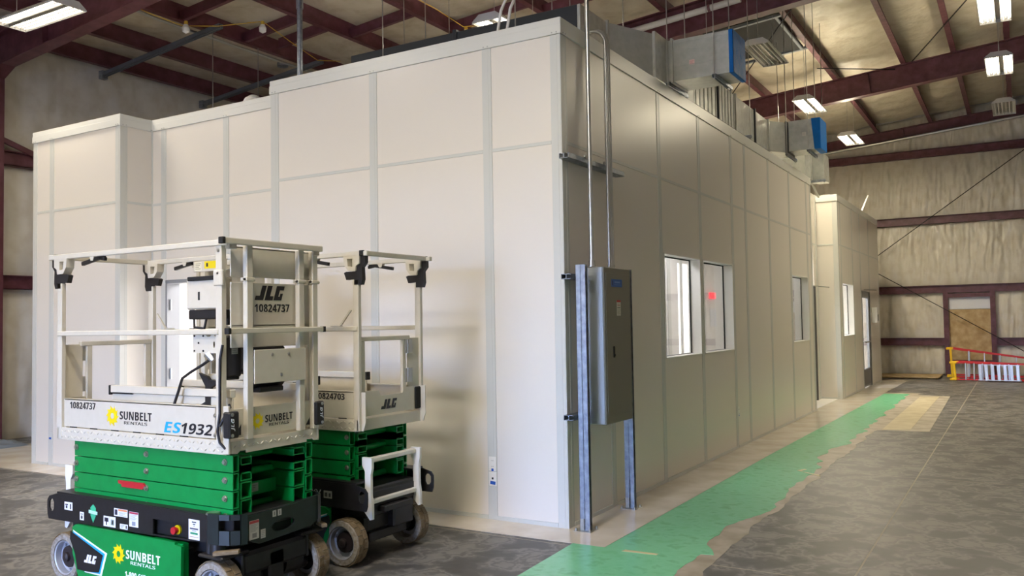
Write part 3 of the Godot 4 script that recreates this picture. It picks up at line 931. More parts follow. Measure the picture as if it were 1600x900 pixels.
func led_panel(at: Vector3, sx: float, sz: float, energy: float) -> void:
	var t := thing("ceiling_light", "white flat light panel in the ceiling of the cleanroom interior", "light", at, 0.0, "cleanroom light panels")
	part(t, "frame", MB.new().cbb(-sx * 0.5 - 0.03, sx * 0.5 + 0.03, -0.012, 0.01, -sz * 0.5 - 0.03, sz * 0.5 + 0.03), M.plastic_white)
	part(t, "light_diffuser", MB.new().bb(-sx * 0.5, sx * 0.5, -0.018, -0.011, -sz * 0.5, sz * 0.5), M.led)
	var l := AreaLight3D.new()
	l.name = "light"
	l.area_size = Vector2(sx, sz)
	l.light_energy = energy
	l.light_color = Color("#fbfaff")
	l.shadow_enabled = true
	l.set("area_range", 30.0)
	l.position = Vector3(0, -0.03, 0)
	l.rotation.x = -PI / 2
	t.add_child(l)

# ------------------------------------------------------------------ scissor lifts
func sun_mark(parent: Node, xf: Transform3D, r: float) -> void:
	var o := PackedVector2Array()
	var s := TAU / 10.0
	for i in 10:
		var t := s * i + 0.2
		o.append(Vector2(cos(t), sin(t)) * r * 0.70)
		o.append(Vector2(cos(t + 0.70 * s), sin(t + 0.70 * s)) * r * 1.0)
		o.append(Vector2(cos(t + 0.76 * s), sin(t + 0.76 * s)) * r * 0.72)
	part(parent, "sun_emblem", MB.new().prism(o, xf, 0.0012, [circle(0, 0, r * 0.3, 14)]), M.sun)

func sunbelt(parent: Node, xf: Transform3D, r: float, w: float, h: float, ink: Material) -> void:
	# emblem at the origin of xf, words to its right
	sun_mark(parent, xf, r)
	var b := MB.new()
	letters(b, "SUNBELT", xf * Transform3D(Basis(), Vector3(r * 1.15 + w * 0.5, h * 0.15, 0)), w, h)
	letters(b, "RENTALS", xf * Transform3D(Basis(), Vector3(r * 1.15 + w * 0.5, -h * 0.72, 0)), w * 0.72, h * 0.36, 0.0, plainfont)
	part(parent, "lettering", b, ink)

func maker(parent: Node, xf: Transform3D, w: float, h: float, ink: Material) -> void:
	var b := MB.new()
	var sh := 0.34
	for g in [[0.15, 1, 0.31, 1, 0.31, 0, 0.0, 0, 0.0, 0.30, 0.15, 0.30], [0.36, 1, 0.53, 1, 0.53, 0.28, 0.66, 0.28, 0.66, 0, 0.36, 0], [0.70, 0, 0.70, 1, 1.0, 1, 1.0, 0.72, 0.85, 0.72, 0.85, 0.25, 0.90, 0.25, 0.90, 0.48, 1.0, 0.48, 1.0, 0]]:
		var q := []
		for i in range(0, g.size(), 2):
			q.append((g[i] - 0.5) * (w - sh * h) + (g[i + 1] - 0.5) * h * sh)
			q.append((g[i + 1] - 0.5) * h)
		b.prism(pv(q), xf, 0.0012)
	part(parent, "lettering", b, ink)

# row of raised lozenges on a plate face
func lozenges(b: MB, xf: Transform3D, w: float, h: float, pitch := 0.03) -> MB:
	var nx := int(w / pitch)
	var ny := maxi(int(h / pitch), 1)
	for i in nx:
		for j in ny:
			var p := Vector3((i + 0.5) * w / nx - w * 0.5, (j + 0.5) * h / ny - h * 0.5, 0)
			var t := 0.7 if (i + j) % 2 == 0 else -0.7
			var a := Vector3(cos(t), sin(t), 0) * pitch * 0.46
			var s := Vector3(-sin(t), cos(t), 0) * pitch * 0.15
			var top := p + Vector3(0, 0, 0.006)
			for q in [[a, s], [s, -a], [-a, -s], [-s, a]]:
				var e0: Vector3 = xf * (p + q[0])
				var e1: Vector3 = xf * (p + q[1])
				var e2: Vector3 = xf * top
				var nn := (e1 - e0).cross(e2 - e0).normalized()
				if nn.dot(xf.basis.z) < 0:
					nn = -nn
				b.tri(e0, e1, e2, nn, nn, nn)
	return b

func bolt(b: MB, p: Vector3, d: Vector3, r := 0.012, l := 0.01) -> MB:
	b.cyl(p, p + d * l * 0.4, r * 1.5, 10)
	b.cyl(p + d * l * 0.4, p + d * l, r, 6)
	return b

func open_tube(b: MB, x0: float, x1: float, y0: float, y1: float, z0: float, z1: float, t := 0.006) -> MB:
	b.bb(x0, x1, y1 - t, y1, z0, z1)
	b.bb(x0, x1, y0, y0 + t, z0, z1)
	b.bb(x0, x1, y0 + t, y1 - t, z0, z0 + t)
	b.bb(x0, x1, y0 + t, y1 - t, z1 - t, z1)
	return b

func wheel(t: Node3D, x: float, z: float, sg: float) -> void:
	var out := Vector3(0, 0, sg)
	var r := 0.155
	var w := 0.1
	var xf := Transform3D(Basis(Vector3(1, 0, 0), out, Vector3(1, 0, 0).cross(out)), Vector3(x, r, z) - out * w)
	var wh := part(t, "wheel", MB.new().lathe([[0.108, 0.0], [r - 0.006, 0.0], [r - 0.006, 0.012], [r - 0.006, w - 0.012], [r - 0.012, w], [0.112, w], [0.108, w - 0.02], [0.108, 0.0]], xf, 36), M.tyre)
	var b := MB.new()
	for i in 16:
		for s in 2:
			var t0 := TAU * (i + 0.5 * s) / 16.0
			var d := Vector3(cos(t0), 0, sin(t0))
			var tg := Vector3(-sin(t0), 0, cos(t0))
			var ctr := xf * (d * (r - 0.0035) + Vector3.UP * (w * (0.27 + 0.46 * s)))
			b.cb(ctr, Vector3(0.007, 0.043, 0.057), 0.002, Basis(xf.basis * d, xf.basis * Vector3.UP, xf.basis * tg))
	part(wh, "tread", b, M.tread)
	var rm := MB.new().lathe([[0.108, w - 0.004], [0.1, w - 0.008], [0.098, w - 0.045], [0.07, w - 0.055]], xf, 28)
	for i in 5:
		var t0 := TAU * i / 5.0 + 0.3
		var p := xf * (Vector3(cos(t0), 0, sin(t0)) * 0.085 + Vector3.UP * (w - 0.05))
		rm.cyl(p, p + out * 0.014, 0.009, 6)
	part(wh, "rim", rm, M.rim)
	part(wh, "hub", MB.new().lathe([[0.07, w - 0.056], [0.066, w - 0.03], [0.03, w - 0.026], [0.03, w - 0.008], [0.018, w - 0.002], [0.0, w]], xf, 20), M.hub)

func lifts() -> void:
	make_lift("white and green scissor lift numbered 10824737, standing before the other lift", Vector3(-1.53, 0, 2.295), 0.0, "10824737")
	make_lift("white and green scissor lift numbered 10824703 with ladder, standing by the cleanroom wall", Vector3(-1.555, 0, 1.215), PI, "10824703")

func make_lift(label: String, at: Vector3, turn: float, number: String) -> void:
	var t := thing("scissor_lift", label, "scissor lift", at, turn, "scissor lifts")
	# --- wheels
	for sg in [-1.0, 1.0]:
		wheel(t, -0.685, 0.385 * sg, sg)
		wheel(t, 0.70, 0.385 * sg, sg)
	# --- chassis
	var b := MB.new()
	b.cbb(-0.80, 0.66, 0.30, 0.50, -0.26, 0.26, 0.01)
	b.cbb(0.66, 0.805, 0.455, 0.545, -0.325, 0.325, 0.004)
	b.cbb(-0.5, 0.42, 0.09, 0.32, -0.33, 0.33, 0.02)
	b.cbb(-0.78, 0.74, 0.13, 0.20, -0.2, 0.2, 0.01)
	for x in [-0.685, 0.70]:
		b.cyl(Vector3(x, 0.155, -0.3), Vector3(x, 0.155, 0.3), 0.05, 12)
		b.cbb(x - 0.1, x + 0.1, 0.2, 0.33, -0.25, 0.25, 0.02)
	var ch := part(t, "chassis", b, M.black)
	for sg in [-1.0, 1.0]:
		var dir := "+z" if sg > 0 else "-z"
		var xf := facing(Vector3(0, 0, 0.357 * sg), dir)
		var o := []
		# side beam outline with hook at the gate end (mirrored on the other side)
		var pts := [-0.90, 0.46, -0.898, 0.50, -0.878, 0.525, -0.80, 0.545, 0.64, 0.556, 0.64, 0.405, 0.46, 0.392, -0.80, 0.378, -0.885, 0.378, -0.897, 0.41]
		for i in range(0, pts.size(), 2):
			o.append(pts[i] * sg)
			o.append(pts[i + 1])
		var slot := pv([-0.878 * sg, 0.45, -0.862 * sg, 0.43, -0.838 * sg, 0.43, -0.826 * sg, 0.45, -0.826 * sg, 0.49, -0.84 * sg, 0.508, -0.862 * sg, 0.508, -0.878 * sg, 0.49])
		var rec := pv([0.17 * sg, 0.395, 0.475 * sg, 0.402, 0.475 * sg, 0.49, 0.17 * sg, 0.484])
		var beam := part(t, "side_beam", MB.new().prism(pv(o), xf, 0.010, [slot, rec]).bb(-0.8, 0.64, 0.545, 0.558, 0.24 * sg, 0.362 * sg), M.black)
		var face: float = 0.3675 * sg
		part(beam, "control_recess", MB.new().cbb(0.16, 0.48, 0.392, 0.49, 0.318 * sg, 0.334 * sg), M.black)
		part(beam, "emergency_ring", MB.new().cyl(Vector3(0.36, 0.437, 0.334 * sg), Vector3(0.36, 0.437, 0.345 * sg), 0.027, 18), M.sun)
		part(beam, "emergency_button", MB.new().cyl(Vector3(0.36, 0.437, 0.344 * sg), Vector3(0.36, 0.437, 0.362 * sg), 0.012, 12).cyl(Vector3(0.36, 0.437, 0.360 * sg), Vector3(0.36, 0.437, 0.375 * sg), 0.021, 16), M.safety_red)
		# stickers
		var put := func(x: float, y: float, w: float, h: float, marks: Array, base := "#e8ecf4"):
			sticker(beam, facing(Vector3(x, y, face), dir), w, h, base, marks)
		if sg > 0:
			put.call(-0.665, 0.478, 0.085, 0.05, [[0.1, 0.45, 0.6, 0.75, "#445"], [0.18, 0.38, 0.2, 0.55, "#223"], [0.7, 0.85, 0.15, 0.8, "#334"]])
			put.call(-0.522, 0.43, 0.042, 0.05, [[0.2, 0.8, 0.72, 0.8, "#445"], [0.3, 0.7, 0.2, 0.5, "#111"], [0.42, 0.58, 0.12, 0.6, "#111"]])
			put.call(-0.24, 0.425, 0.118, 0.062, [[0.08, 0.42, 0.45, 0.85, "#445"], [0.21, 0.29, 0.12, 0.8, "#112"], [0.5, 0.515, 0.0, 1.0, "#888"], [0.62, 0.9, 0.2, 0.75, "#9aa"], [0.7, 0.82, 0.3, 0.65, "#778"]])
			put.call(-0.13, 0.489, 0.13, 0.046, [[0.32, 0.98, 0.7, 0.95, "#e09060"], [0.06, 0.26, 0.15, 0.85, "#334"]] + text_lines(0.1, 0.62, 4, "#8890a0", 0.36, 0.95))
			put.call(-0.005, 0.462, 0.085, 0.088, [[0.02, 0.98, 0.86, 0.98, "#b03050"], [0.3, 0.7, 0.08, 0.36, "#9098a8"]] + text_lines(0.42, 0.82, 6, "#8890a0"))
			put.call(-0.10, 0.409, 0.075, 0.03, text_lines(0.15, 0.85, 3, "#556", 0.1, 0.6) + [[0.75, 0.9, 0.2, 0.8, "#334"]])
			put.call(0.535, 0.462, 0.092, 0.112, [[0.3, 0.7, 0.84, 0.9, "#234"], [0.38, 0.62, 0.74, 0.79, "#234"], [0.46, 0.54, 0.66, 0.7, "#234"], [0.12, 0.88, 0.5, 0.58, "#556"], [0.3, 0.7, 0.42, 0.46, "#99a"], [0.16, 0.84, 0.26, 0.36, "#1f8a5a"], [0.1, 0.9, 0.12, 0.15, "#a87"]])
			# shield emblem
			var sh := facing(Vector3(-0.405, 0.462, face), "+z")
			part(beam, "shield_emblem", MB.new().prism(pv([-0.028, 0.03, 0.0, 0.052, 0.028, 0.03, 0.025, -0.02, 0.0, -0.062, -0.025, -0.02]), sh, 0.001), mat("#3fb98a", 0.4))
			part(beam, "shield_banner", MB.new().prism(pv([-0.044, -0.008, 0.044, -0.008, 0.044, 0.012, -0.044, 0.012]), sh * Transform3D(Basis(Vector3.BACK, -0.06), Vector3(0, 0, 0.001)), 0.001), mat("#b9e4d2", 0.4))
		else:
			part(beam, "lettering", letters(MB.new(), "SKY", facing(Vector3(-0.425, 0.462, face), "-z"), 0.14, 0.055, 0.0, plainfont), M.paper)
			put.call(-0.555, 0.462, 0.075, 0.05, [[0.12, 0.45, 0.2, 0.75, "#555"], [0.6, 0.85, 0.2, 0.7, "#555"]], "#b9b6ae")
			put.call(-0.44, 0.405, 0.055, 0.045, text_lines(0.2, 0.8, 3, "#999"), "#b9b6ae")
		# side battery door, green
		var gx := facing(Vector3(0, 0, 0.372 * sg), dir)
		var go := []
		var gp := [-0.585, 0.36, -0.55, 0.380, 0.40, 0.380, 0.40, 0.367, 0.455, 0.362, 0.448, 0.06, -0.52, 0.06, -0.58, 0.2]
		for i in range(0, gp.size(), 2):
			go.append(gp[i] * sg)
			go.append(gp[i + 1])
		var dr := part(t, "battery_door", MB.new().prism(pv(go), gx, 0.02).bb(-0.55, 0.44, 0.06, 0.37, 0.33 * sg, 0.372 * sg), M.green)
		if sg > 0:
			var f2 := facing(Vector3(-0.114, 0.252, 0.3925), "+z")
			sunbelt(dr, f2, 0.062, 0.315, 0.052, M.wink)
			part(dr, "lettering", letters(MB.new(), "1-800-667-9328", facing(Vector3(0.10, 0.142, 0.3925), "+z"), 0.30, 0.036), M.wink)
		else:
			sunbelt(dr, facing(Vector3(0.25, 0.252, -0.3925), "-z"), 0.062, 0.315, 0.052, M.wink)
		# arrow shaped fender over the wheel
		var fe := facing(Vector3(0, 0, 0.3925 * sg), dir)
		for q in [[0.0, M.wink, [-0.575, 0.345, -0.225, 0.24, -0.278, 0.098, -0.45, 0.10, -0.45, 0.2]], [0.0012, M.cyan, [-0.575, 0.336, -0.245, 0.235, -0.292, 0.108, -0.45, 0.108, -0.45, 0.2]], [0.0024, M.black, [-0.592, 0.335, -0.262, 0.225, -0.302, 0.118, -0.40, 0.108, -0.52, 0.108, -0.545, 0.2, -0.60, 0.29]]]:
			var qp := []
			for i in range(0, q[2].size(), 2):
				qp.append(q[2][i] * sg)
				qp.append(q[2][i + 1])
			part(dr, "fender" if q[1] == M.black else "fender_stripe", MB.new().prism(pv(qp), fe * Transform3D(Basis(), Vector3(0, 0, q[0])), 0.0016 if q[1] != M.black else 0.003), q[1])
		maker(dr, fe * Transform3D(Basis(), Vector3((-0.385) * sg, 0.187, 0.0055)), 0.128, 0.05, M.wink)
		# steering knuckle and pot-hole guard
		part(t, "axle_bracket", MB.new().cbb(0.60, 0.80, 0.325, 0.345, 0.20 * sg, 0.40 * sg, 0.008).cbb(0.62, 0.80, 0.2, 0.33, 0.24 * sg, 0.262 * sg, 0.006).cyl(Vector3(0.70, 0.33, 0.34 * sg), Vector3(0.70, 0.40, 0.34 * sg), 0.045, 16), M.black)
		part(t, "tie_down_bar", MB.new().bar(Vector3(0.74, 0.362, 0.405 * sg), Vector3(0.86, 0.372, 0.33 * sg), 0.035, 0.022), M.tread)
		part(t, "corner_cap", MB.new().cyl(Vector3(0.655, 0.556, 0.335 * sg), Vector3(0.655, 0.566, 0.335 * sg), 0.042, 18, 0.036), M.steel)
	# bumper plate wrapping the control end
	var hole := pv([0.20, 0.50, 0.285, 0.505, 0.225, 0.535])
	var oval := circle(-0.02, 0.45, 0.095, 18, 0.038)
	var en := part(t, "end_plate", MB.new().prism(pv([-0.30, 0.43, -0.30, 0.552, -0.25, 0.545, 0.10, 0.552, 0.24, 0.566, 0.30, 0.566, 0.30, 0.43, 0.22, 0.395, -0.18, 0.378]), facing(Vector3(0.835, 0, 0), "+x"), 0.018, [circle(0.0, 0.45, 0.09, 18, 0.036)]), M.teal)
	for sg in [-1.0, 1.0]:
		var cpts := [Vector3(0.66, 0, 0.366 * sg), Vector3(0.74, 0, 0.36 * sg), Vector3(0.80, 0, 0.34 * sg), Vector3(0.838, 0, 0.305 * sg), Vector3(0.85, 0, 0.27 * sg)]
		var cb_ := MB.new()
		for i in 4:
			var p: Vector3 = cpts[i]
			var q: Vector3 = cpts[i + 1]
			var nn := Vector3((q - p).z * sg, 0, -(q - p).x * sg).normalized() * (1.0)
			for seg in ([[0.40, 0.566]] if i != 1 and i != 2 else [[0.40, 0.478], [0.535, 0.566]]):
				cb_.quad(p + Vector3.UP * seg[0], q + Vector3.UP * seg[0], q + Vector3.UP * seg[1], p + Vector3.UP * seg[1], nn)
				var p2 := p - nn * 0.012
				var q2 := q - nn * 0.012
				cb_.quad(p2 + Vector3.UP * seg[0], q2 + Vector3.UP * seg[0], q2 + Vector3.UP * seg[1], p2 + Vector3.UP * seg[1], -nn)
				for yy in [seg[0], seg[1]]:
					cb_.quad(p + Vector3.UP * yy, q + Vector3.UP * yy, q2 + Vector3.UP * yy, p2 + Vector3.UP * yy, Vector3.UP if yy == seg[1] else Vector3.DOWN)
		part(t, "corner_plate", cb_, M.teal)
		part(t, "corner_post", MB.new().cyl(Vector3(0.655, 0.34, 0.345 * sg), Vector3(0.655, 0.556, 0.345 * sg), 0.03, 14), M.black)
		sticker(t, Transform3D(Basis(Vector3.UP, 0.33 if sg > 0 else PI - 0.33), Vector3(0.772, 0.44, 0.3535 * sg)), 0.05, 0.05, "#c9d4ea", [[0.4, 0.6, 0.6, 0.85, "#112"], [0.35, 0.65, 0.12, 0.2, "#112"], [0.58, 0.68, 0.15, 0.5, "#112"]])
	sticker(en, facing(Vector3(0.8535, 0.465, 0.22), "+x"), 0.07, 0.105, "#b0ada8", [[0.02, 0.98, 0.84, 0.98, "#a04048"], [0.3, 0.75, 0.08, 0.32, "#777"]] + text_lines(0.4, 0.8, 6, "#777"))
	sticker(en, facing(Vector3(0.8535, 0.43, 0.155), "+x"), 0.035, 0.05, "#b0ada8", text_lines(0.1, 0.9, 4, "#888"))
	for z in [0.07, 0.03]:
		sticker(en, facing(Vector3(0.8535, 0.525, z), "+x"), 0.028, 0.036, "#b0ada8", [[0.4, 0.6, 0.2, 0.8, "#333"]])
	part(t, "drive_motor", MB.new().cyl(Vector3(0.70, 0.19, 0.10), Vector3(0.70, 0.19, 0.24), 0.075, 18).cyl(Vector3(0.70, 0.19, -0.10), Vector3(0.70, 0.19, -0.24), 0.075, 18).cbb(0.72, 0.80, 0.1, 0.3, -0.06, 0.06, 0.01), M.black)
	# gate end: step plate, charger, ladder
	part(t, "end_step", MB.new().cbb(-0.80, -0.70, 0.455, 0.47, -0.34, 0.34).cbb(-0.805, -0.79, 0.37, 0.47, -0.34, 0.34), M.black)
	part(t, "charger", MB.new().cbb(-0.84, -0.70, 0.20, 0.36, -0.02, 0.2, 0.012).cbb(-0.86, -0.80, 0.33, 0.37, -0.14, 0.16, 0.004), M.black)
	var lad := Node3D.new()
	lad.position.x = 0.085
	lad.name = "ladder"
	t.add_child(lad, true)
	for y in [0.672, 0.395]:
		part(lad, "ladder_step", MB.new().cbb(-0.915, -0.868, y, y + 0.032, -0.25, 0.25, 0.006), M.plastic_white)
	for z in [-0.275, 0.25]:
		part(lad, "ladder_rail", MB.new().prism(pv([-0.945, 0.712, -0.862, 0.712, -0.862, 0.655, -0.885, 0.62, -0.885, 0.46, -0.862, 0.42, -0.862, 0.37, -0.925, 0.300, -0.945, 0.305, -0.945, 0.40, -0.935, 0.46, -0.935, 0.60, -0.945, 0.64]), Transform3D(Basis(), Vector3(0, 0, z)), 0.022), M.plastic_white)
	# --- scissor pack
	var ys := [0.486, 0.586, 0.687, 0.788]
	for k in 4:
		for sg in [-1.0, 1.0]:
			part(t, "scissor_arm", open_tube(MB.new(), -0.70, 0.78, ys[k], ys[k] + 0.095, 0.262 * sg, 0.305 * sg), M.green)
			part(t, "scissor_arm", open_tube(MB.new(), -0.72, 0.775, ys[k] + (0.042 if k < 3 else -0.02), ys[k] + (0.137 if k < 3 else 0.075), 0.165 * sg, 0.245 * sg, 0.007), M.green)
			var bb_ := MB.new()
			for x in [-0.675, 0.03, 0.72]:
				bolt(bb_, Vector3(x, ys[k] + 0.055, 0.305 * sg), Vector3(0, 0, sg), 0.0125, 0.016)
			part(t, "pivot_pin", bb_, M.steel)
		for x in [-0.60, 0.58]:
			part(t, "cross_tube", MB.new().cyl(Vector3(x, ys[k] + 0.05, -0.26), Vector3(x, ys[k] + 0.05, 0.26), 0.022, 14), M.green)
	part(t, "cross_plate", MB.new().cbb(0.62, 0.628, 0.60, 0.68, -0.16, 0.16), M.green)
	part(t, "lift_cylinder", MB.new().cyl(Vector3(-0.5, 0.60, 0.05), Vector3(0.45, 0.70, 0.05), 0.045, 14), M.green)
	sticker(t, facing(Vector3(0.629, 0.645, 0.05), "+x"), 0.13, 0.05, "#8f9a90", [[0.05, 0.22, 0.15, 0.85, "#1c2420"]] + text_lines(0.15, 0.85, 3, "#6a756c", 0.3, 0.95))
	for sg in [-1.0, 1.0]:
		part(t, "prop_bar", MB.new().prism(pv([-0.23 * sg, 0.668, 0.01 * sg, 0.668, 0.03 * sg, 0.655, 0.01 * sg, 0.632, -0.19 * sg, 0.632, -0.195 * sg, 0.648, -0.225 * sg, 0.650]), facing(Vector3(0, 0, 0.307 * sg), "+z" if sg > 0 else "-z"), 0.014), M.safety_red)
	# --- platform
	var dk := part(t, "deck", MB.new().cbb(-0.80, 0.785, 0.925, 0.96, -0.34, 0.34).cbb(-0.6, 0.6, 0.895, 0.93, -0.26, 0.26), M.white)
	for sg in [-1.0, 1.0]:
		var dir := "+z" if sg > 0 else "-z"
		var xf := facing(Vector3(-0.01 * sg * 0.0 - 0.01, 0.93, 0.347 * sg), dir)
		part(dk, "side_skirt", lozenges(MB.new().cbb(-0.79, 0.775, 0.89, 0.97, 0.335 * sg, 0.347 * sg, 0.002), xf, 1.55, 0.074, 0.034), M.white)
		var tb := part(t, "toe_board", MB.new().cbb(-0.765, 0.675, 0.974, 1.155, 0.322 * sg, 0.338 * sg, 0.003).bb(-0.765, 0.675, 1.146, 1.155, 0.30 * sg, 0.338 * sg), M.white)
		var sl := MB.new()
		for i in 6:
			sl.bb(-0.70 + i * 0.215, -0.63 + i * 0.215, 0.969, 0.977, 0.334 * sg, 0.3405 * sg)
		part(tb, "tab_slots", sl, M.rubber)
		var fz: float = 0.3385 * sg
		if sg > 0:
			part(tb, "lettering", letters(MB.new(), number, facing(Vector3(-0.565, 1.114, fz), dir), 0.27, 0.042), M.ink)
			sunbelt(tb, facing(Vector3(-0.258, 1.062, fz), dir), 0.064, 0.305, 0.05, M.ink)
			part(tb, "lettering", letters(MB.new(), "ES", facing(Vector3(0.312, 1.02, fz), dir), 0.155, 0.062, 0.3), M.cyan)
			part(tb, "lettering", letters(MB.new(), "1932", facing(Vector3(0.52, 1.02, fz), dir), 0.285, 0.062, 0.3), M.ink)
		else:
			part(tb, "lettering", letters(MB.new(), number, facing(Vector3(-0.55, 1.118, fz), dir), 0.27, 0.042), M.ink)
			sunbelt(tb, facing(Vector3(0.25, 1.062, fz), dir), 0.064, 0.305, 0.05, M.ink)
		# posts
		part(t, "corner_post", MB.new().cbb(-0.825, -0.775, 0.895, 1.90, 0.322 * sg, 0.352 * sg, 0.003), M.white)
		part(t, "post_plate", MB.new().prism(pv([-0.80, 0.93, -0.755, 0.93, -0.755, 1.15, -0.86, 1.15, -0.86, 0.95, -0.84, 0.895, -0.80, 0.895]), Transform3D(Basis(), Vector3(0, 0, 0.327 * sg - 0.004)), 0.008), M.white)
		var np := part(t, "corner_post", MB.new().cbb(0.695, 0.745, 0.93, 2.06, 0.315 * sg, 0.35 * sg, 0.003), M.white)
		var bo := MB.new()
		for y in [0.995, 1.105, 1.9, 2.03]:
			bolt(bo, Vector3(0.69 if y < 1.2 else 0.72, y, 0.35 * sg), Vector3(0, 0, sg), 0.008, 0.008)
		part(np, "bolts", bo, M.steel)
		part(np, "sleeve", MB.new().cbb(0.682, 0.755, 1.83, 1.92, 0.335 * sg, 0.358 * sg, 0.006), M.white)
		# rails
		part(t, "top_rail", MB.new().cbb(-0.91, 0.80, 2.055, 2.088, 0.33 * sg, 0.362 * sg, 0.004), M.white)
		part(t, "mid_rail", MB.new().cbb(-0.815, 0.72, 1.557, 1.588, 0.33 * sg, 0.36 * sg, 0.004), M.white)
		# fold latch at the gate end
		var lx := Transform3D(Basis(), Vector3(0, 0, 0.336 * sg - 0.016))
		part(t, "latch_bracket", MB.new().prism(pv([-0.885, 2.055, -0.835, 2.055, -0.835, 2.0, -0.815, 1.985, -0.80, 1.965, -0.80, 1.955, -0.72, 1.955, -0.70, 1.948, -0.72, 1.90, -0.79, 1.905, -0.79, 1.865, -0.85, 1.865, -0.862, 1.90, -0.858, 1.98, -0.885, 2.01]), lx, 0.032), M.black)
		part(t, "latch_plate", MB.new().prism(pv([-0.845, 2.058, -0.705, 2.058, -0.712, 2.0, -0.745, 1.96, -0.81, 1.958, -0.815, 1.99, -0.843, 2.005]), lx * Transform3D(Basis(), Vector3(0, 0, -0.012)), 0.056, [pv([-0.785, 1.985, -0.745, 1.99, -0.738, 2.04, -0.785, 2.04])]), M.white)
		part(t, "fold_lever", MB.new().bar(Vector3(-0.56, 2.015, 0.345 * sg), Vector3(-0.33, 2.055, 0.345 * sg), 0.022, 0.024).bar(Vector3(-0.38, 2.045, 0.345 * sg), Vector3(-0.32, 2.035, 0.345 * sg), 0.022, 0.022), M.black)
		part(t, "lever_lug", MB.new().prism(pv([-0.47, 2.057, -0.42, 2.057, -0.435, 2.03, -0.455, 2.03]), Transform3D(Basis(), Vector3(0, 0, 0.345 * sg - 0.014)), 0.028), M.white)
		if sg < 0:
			part(t, "stay_bar", MB.new().bar(Vector3(-0.745, 1.70, 0.335 * sg), Vector3(-0.65, 1.595, 0.335 * sg), 0.014, 0.014).cbb(-0.67, -0.58, 1.588, 1.597, 0.33 * sg, 0.36 * sg, 0.003), M.white)
		# hinge plates beside the control end
		var hp := part(t, "hinge_block", MB.new().cbb(0.775, 0.83, 0.985, 1.13, 0.298 * sg, 0.372 * sg, 0.008), M.black)
		part(hp, "lettering", letters(MB.new(), "JLG", Transform3D(Basis(Vector3(0, 1, 0), Vector3(0, 0, 1), Vector3(1, 0, 0)), Vector3(0.8305, 1.06, 0.345 * sg)), 0.07, 0.026, 0.3), M.paper)
		var hb := MB.new()
		for y in [1.0, 1.115]:
			bolt(hb, Vector3(0.83, y, 0.35 * sg), Vector3.RIGHT, 0.007, 0.006)
		part(hp, "bolts", hb, M.steel)
		part(t, "corner_gusset", MB.new().cbb(0.755, 0.80, 0.895, 1.16, 0.336 * sg, 0.352 * sg, 0.003), M.white)
	# --- control end
	var sk := part(t, "end_skirt", lozenges(MB.new().prism(pv([-0.33, 0.897, -0.285, 0.892, -0.265, 0.905, -0.22, 0.905, -0.22, 0.89, 0.25, 0.89, 0.25, 0.905, 0.30, 0.905, 0.31, 0.892, 0.352, 0.89, 0.352, 0.962, -0.33, 0.962]), facing(Vector3(0.785, 0, 0), "+x"), 0.01), facing(Vector3(0.7955, 0.932, -0.01), "+x"), 0.66, 0.056, 0.032), M.white)
	var et := part(t, "end_toe_board", MB.new().cbb(0.762, 0.776, 0.975, 1.138, -0.305, 0.298, 0.003), M.white)
	sunbelt(et, facing(Vector3(0.7765, 1.055, 0.122), "+x"), 0.05, 0.215, 0.042, M.ink)
	for z in [0.265, -0.285]:
		part(et, "hazard_mark", MB.new().prism(pv([-0.022, -0.03, 0.022, -0.03, 0.022, 0.03]), facing(Vector3(0.7765, 1.02, z), "+x"), 0.001), M.ink)
	part(t, "end_top_rail", MB.new().cbb(0.812, 0.845, 2.058, 2.092, -0.352, 0.418, 0.004), M.white)
	part(t, "rail_cap", MB.new().cbb(0.81, 0.847, 2.056, 2.094, 0.405, 0.428, 0.003).cbb(0.81, 0.845, 1.558, 1.593, 0.365, 0.388, 0.003).cbb(0.81, 0.845, 1.558, 1.593, -0.375, -0.352, 0.003), M.rubber)
	part(t, "end_mid_rail", MB.new().cbb(0.812, 0.843, 1.56, 1.591, -0.355, 0.37, 0.004), M.white)
	part(t, "rail_joint", MB.new().cbb(0.775, 0.815, 1.562, 1.589, 0.30, 0.352, 0.003), M.steel)
	part(t, "rail_joint", MB.new().cbb(0.775, 0.815, 2.035, 2.06, 0.30, 0.352, 0.003), M.steel)
	part(t, "rail_joint", MB.new().cbb(0.775, 0.815, 2.035, 2.06, -0.352, -0.30, 0.003), M.steel)
	for z in [0.205, -0.20, -0.315]:
		var ps := part(t, "end_post", MB.new().cbb(0.776, 0.812, 0.965, 2.06, z - 0.022, z + 0.022, 0.003), M.white)
		part(ps, "post_clip", MB.new().cyl(Vector3(0.80, 1.868, z - 0.04), Vector3(0.80, 1.868, z + 0.03), 0.012, 10).cb(Vector3(0.79, 1.868, z), Vector3(0.05, 0.022, 0.06), 0.004), M.white)
	var up := part(t, "upper_panel", MB.new().cbb(0.752, 0.762, 1.882, 2.056, -0.318, 0.300, 0.003).cbb(0.70, 0.762, 2.045, 2.056, -0.318, 0.30, 0.002), M.white)
	var lo := part(t, "lower_panel", MB.new().cbb(0.752, 0.762, 1.48, 1.852, -0.318, 0.300, 0.003).cbb(0.72, 0.762, 1.60, 1.61, -0.318, 0.30, 0.002), M.white)
	maker(lo, facing(Vector3(0.7625, 1.795, 0.01), "+x"), 0.235, 0.085, M.ink)
	part(lo, "lettering", letters(MB.new(), number, facing(Vector3(0.7625, 1.706, -0.008), "+x"), 0.272, 0.046), M.ink)
	var cv := part(t, "cover_plate", MB.new().cbb(0.815, 0.823, 1.272, 1.466, -0.222, 0.185, 0.003), M.white)
	var cvb := MB.new()
	for q in [[0.05, 1.435], [-0.08, 1.435], [-0.02, 1.315]]:
		bolt(cvb, Vector3(0.823, q[1], q[0]), Vector3.RIGHT, 0.007, 0.006)
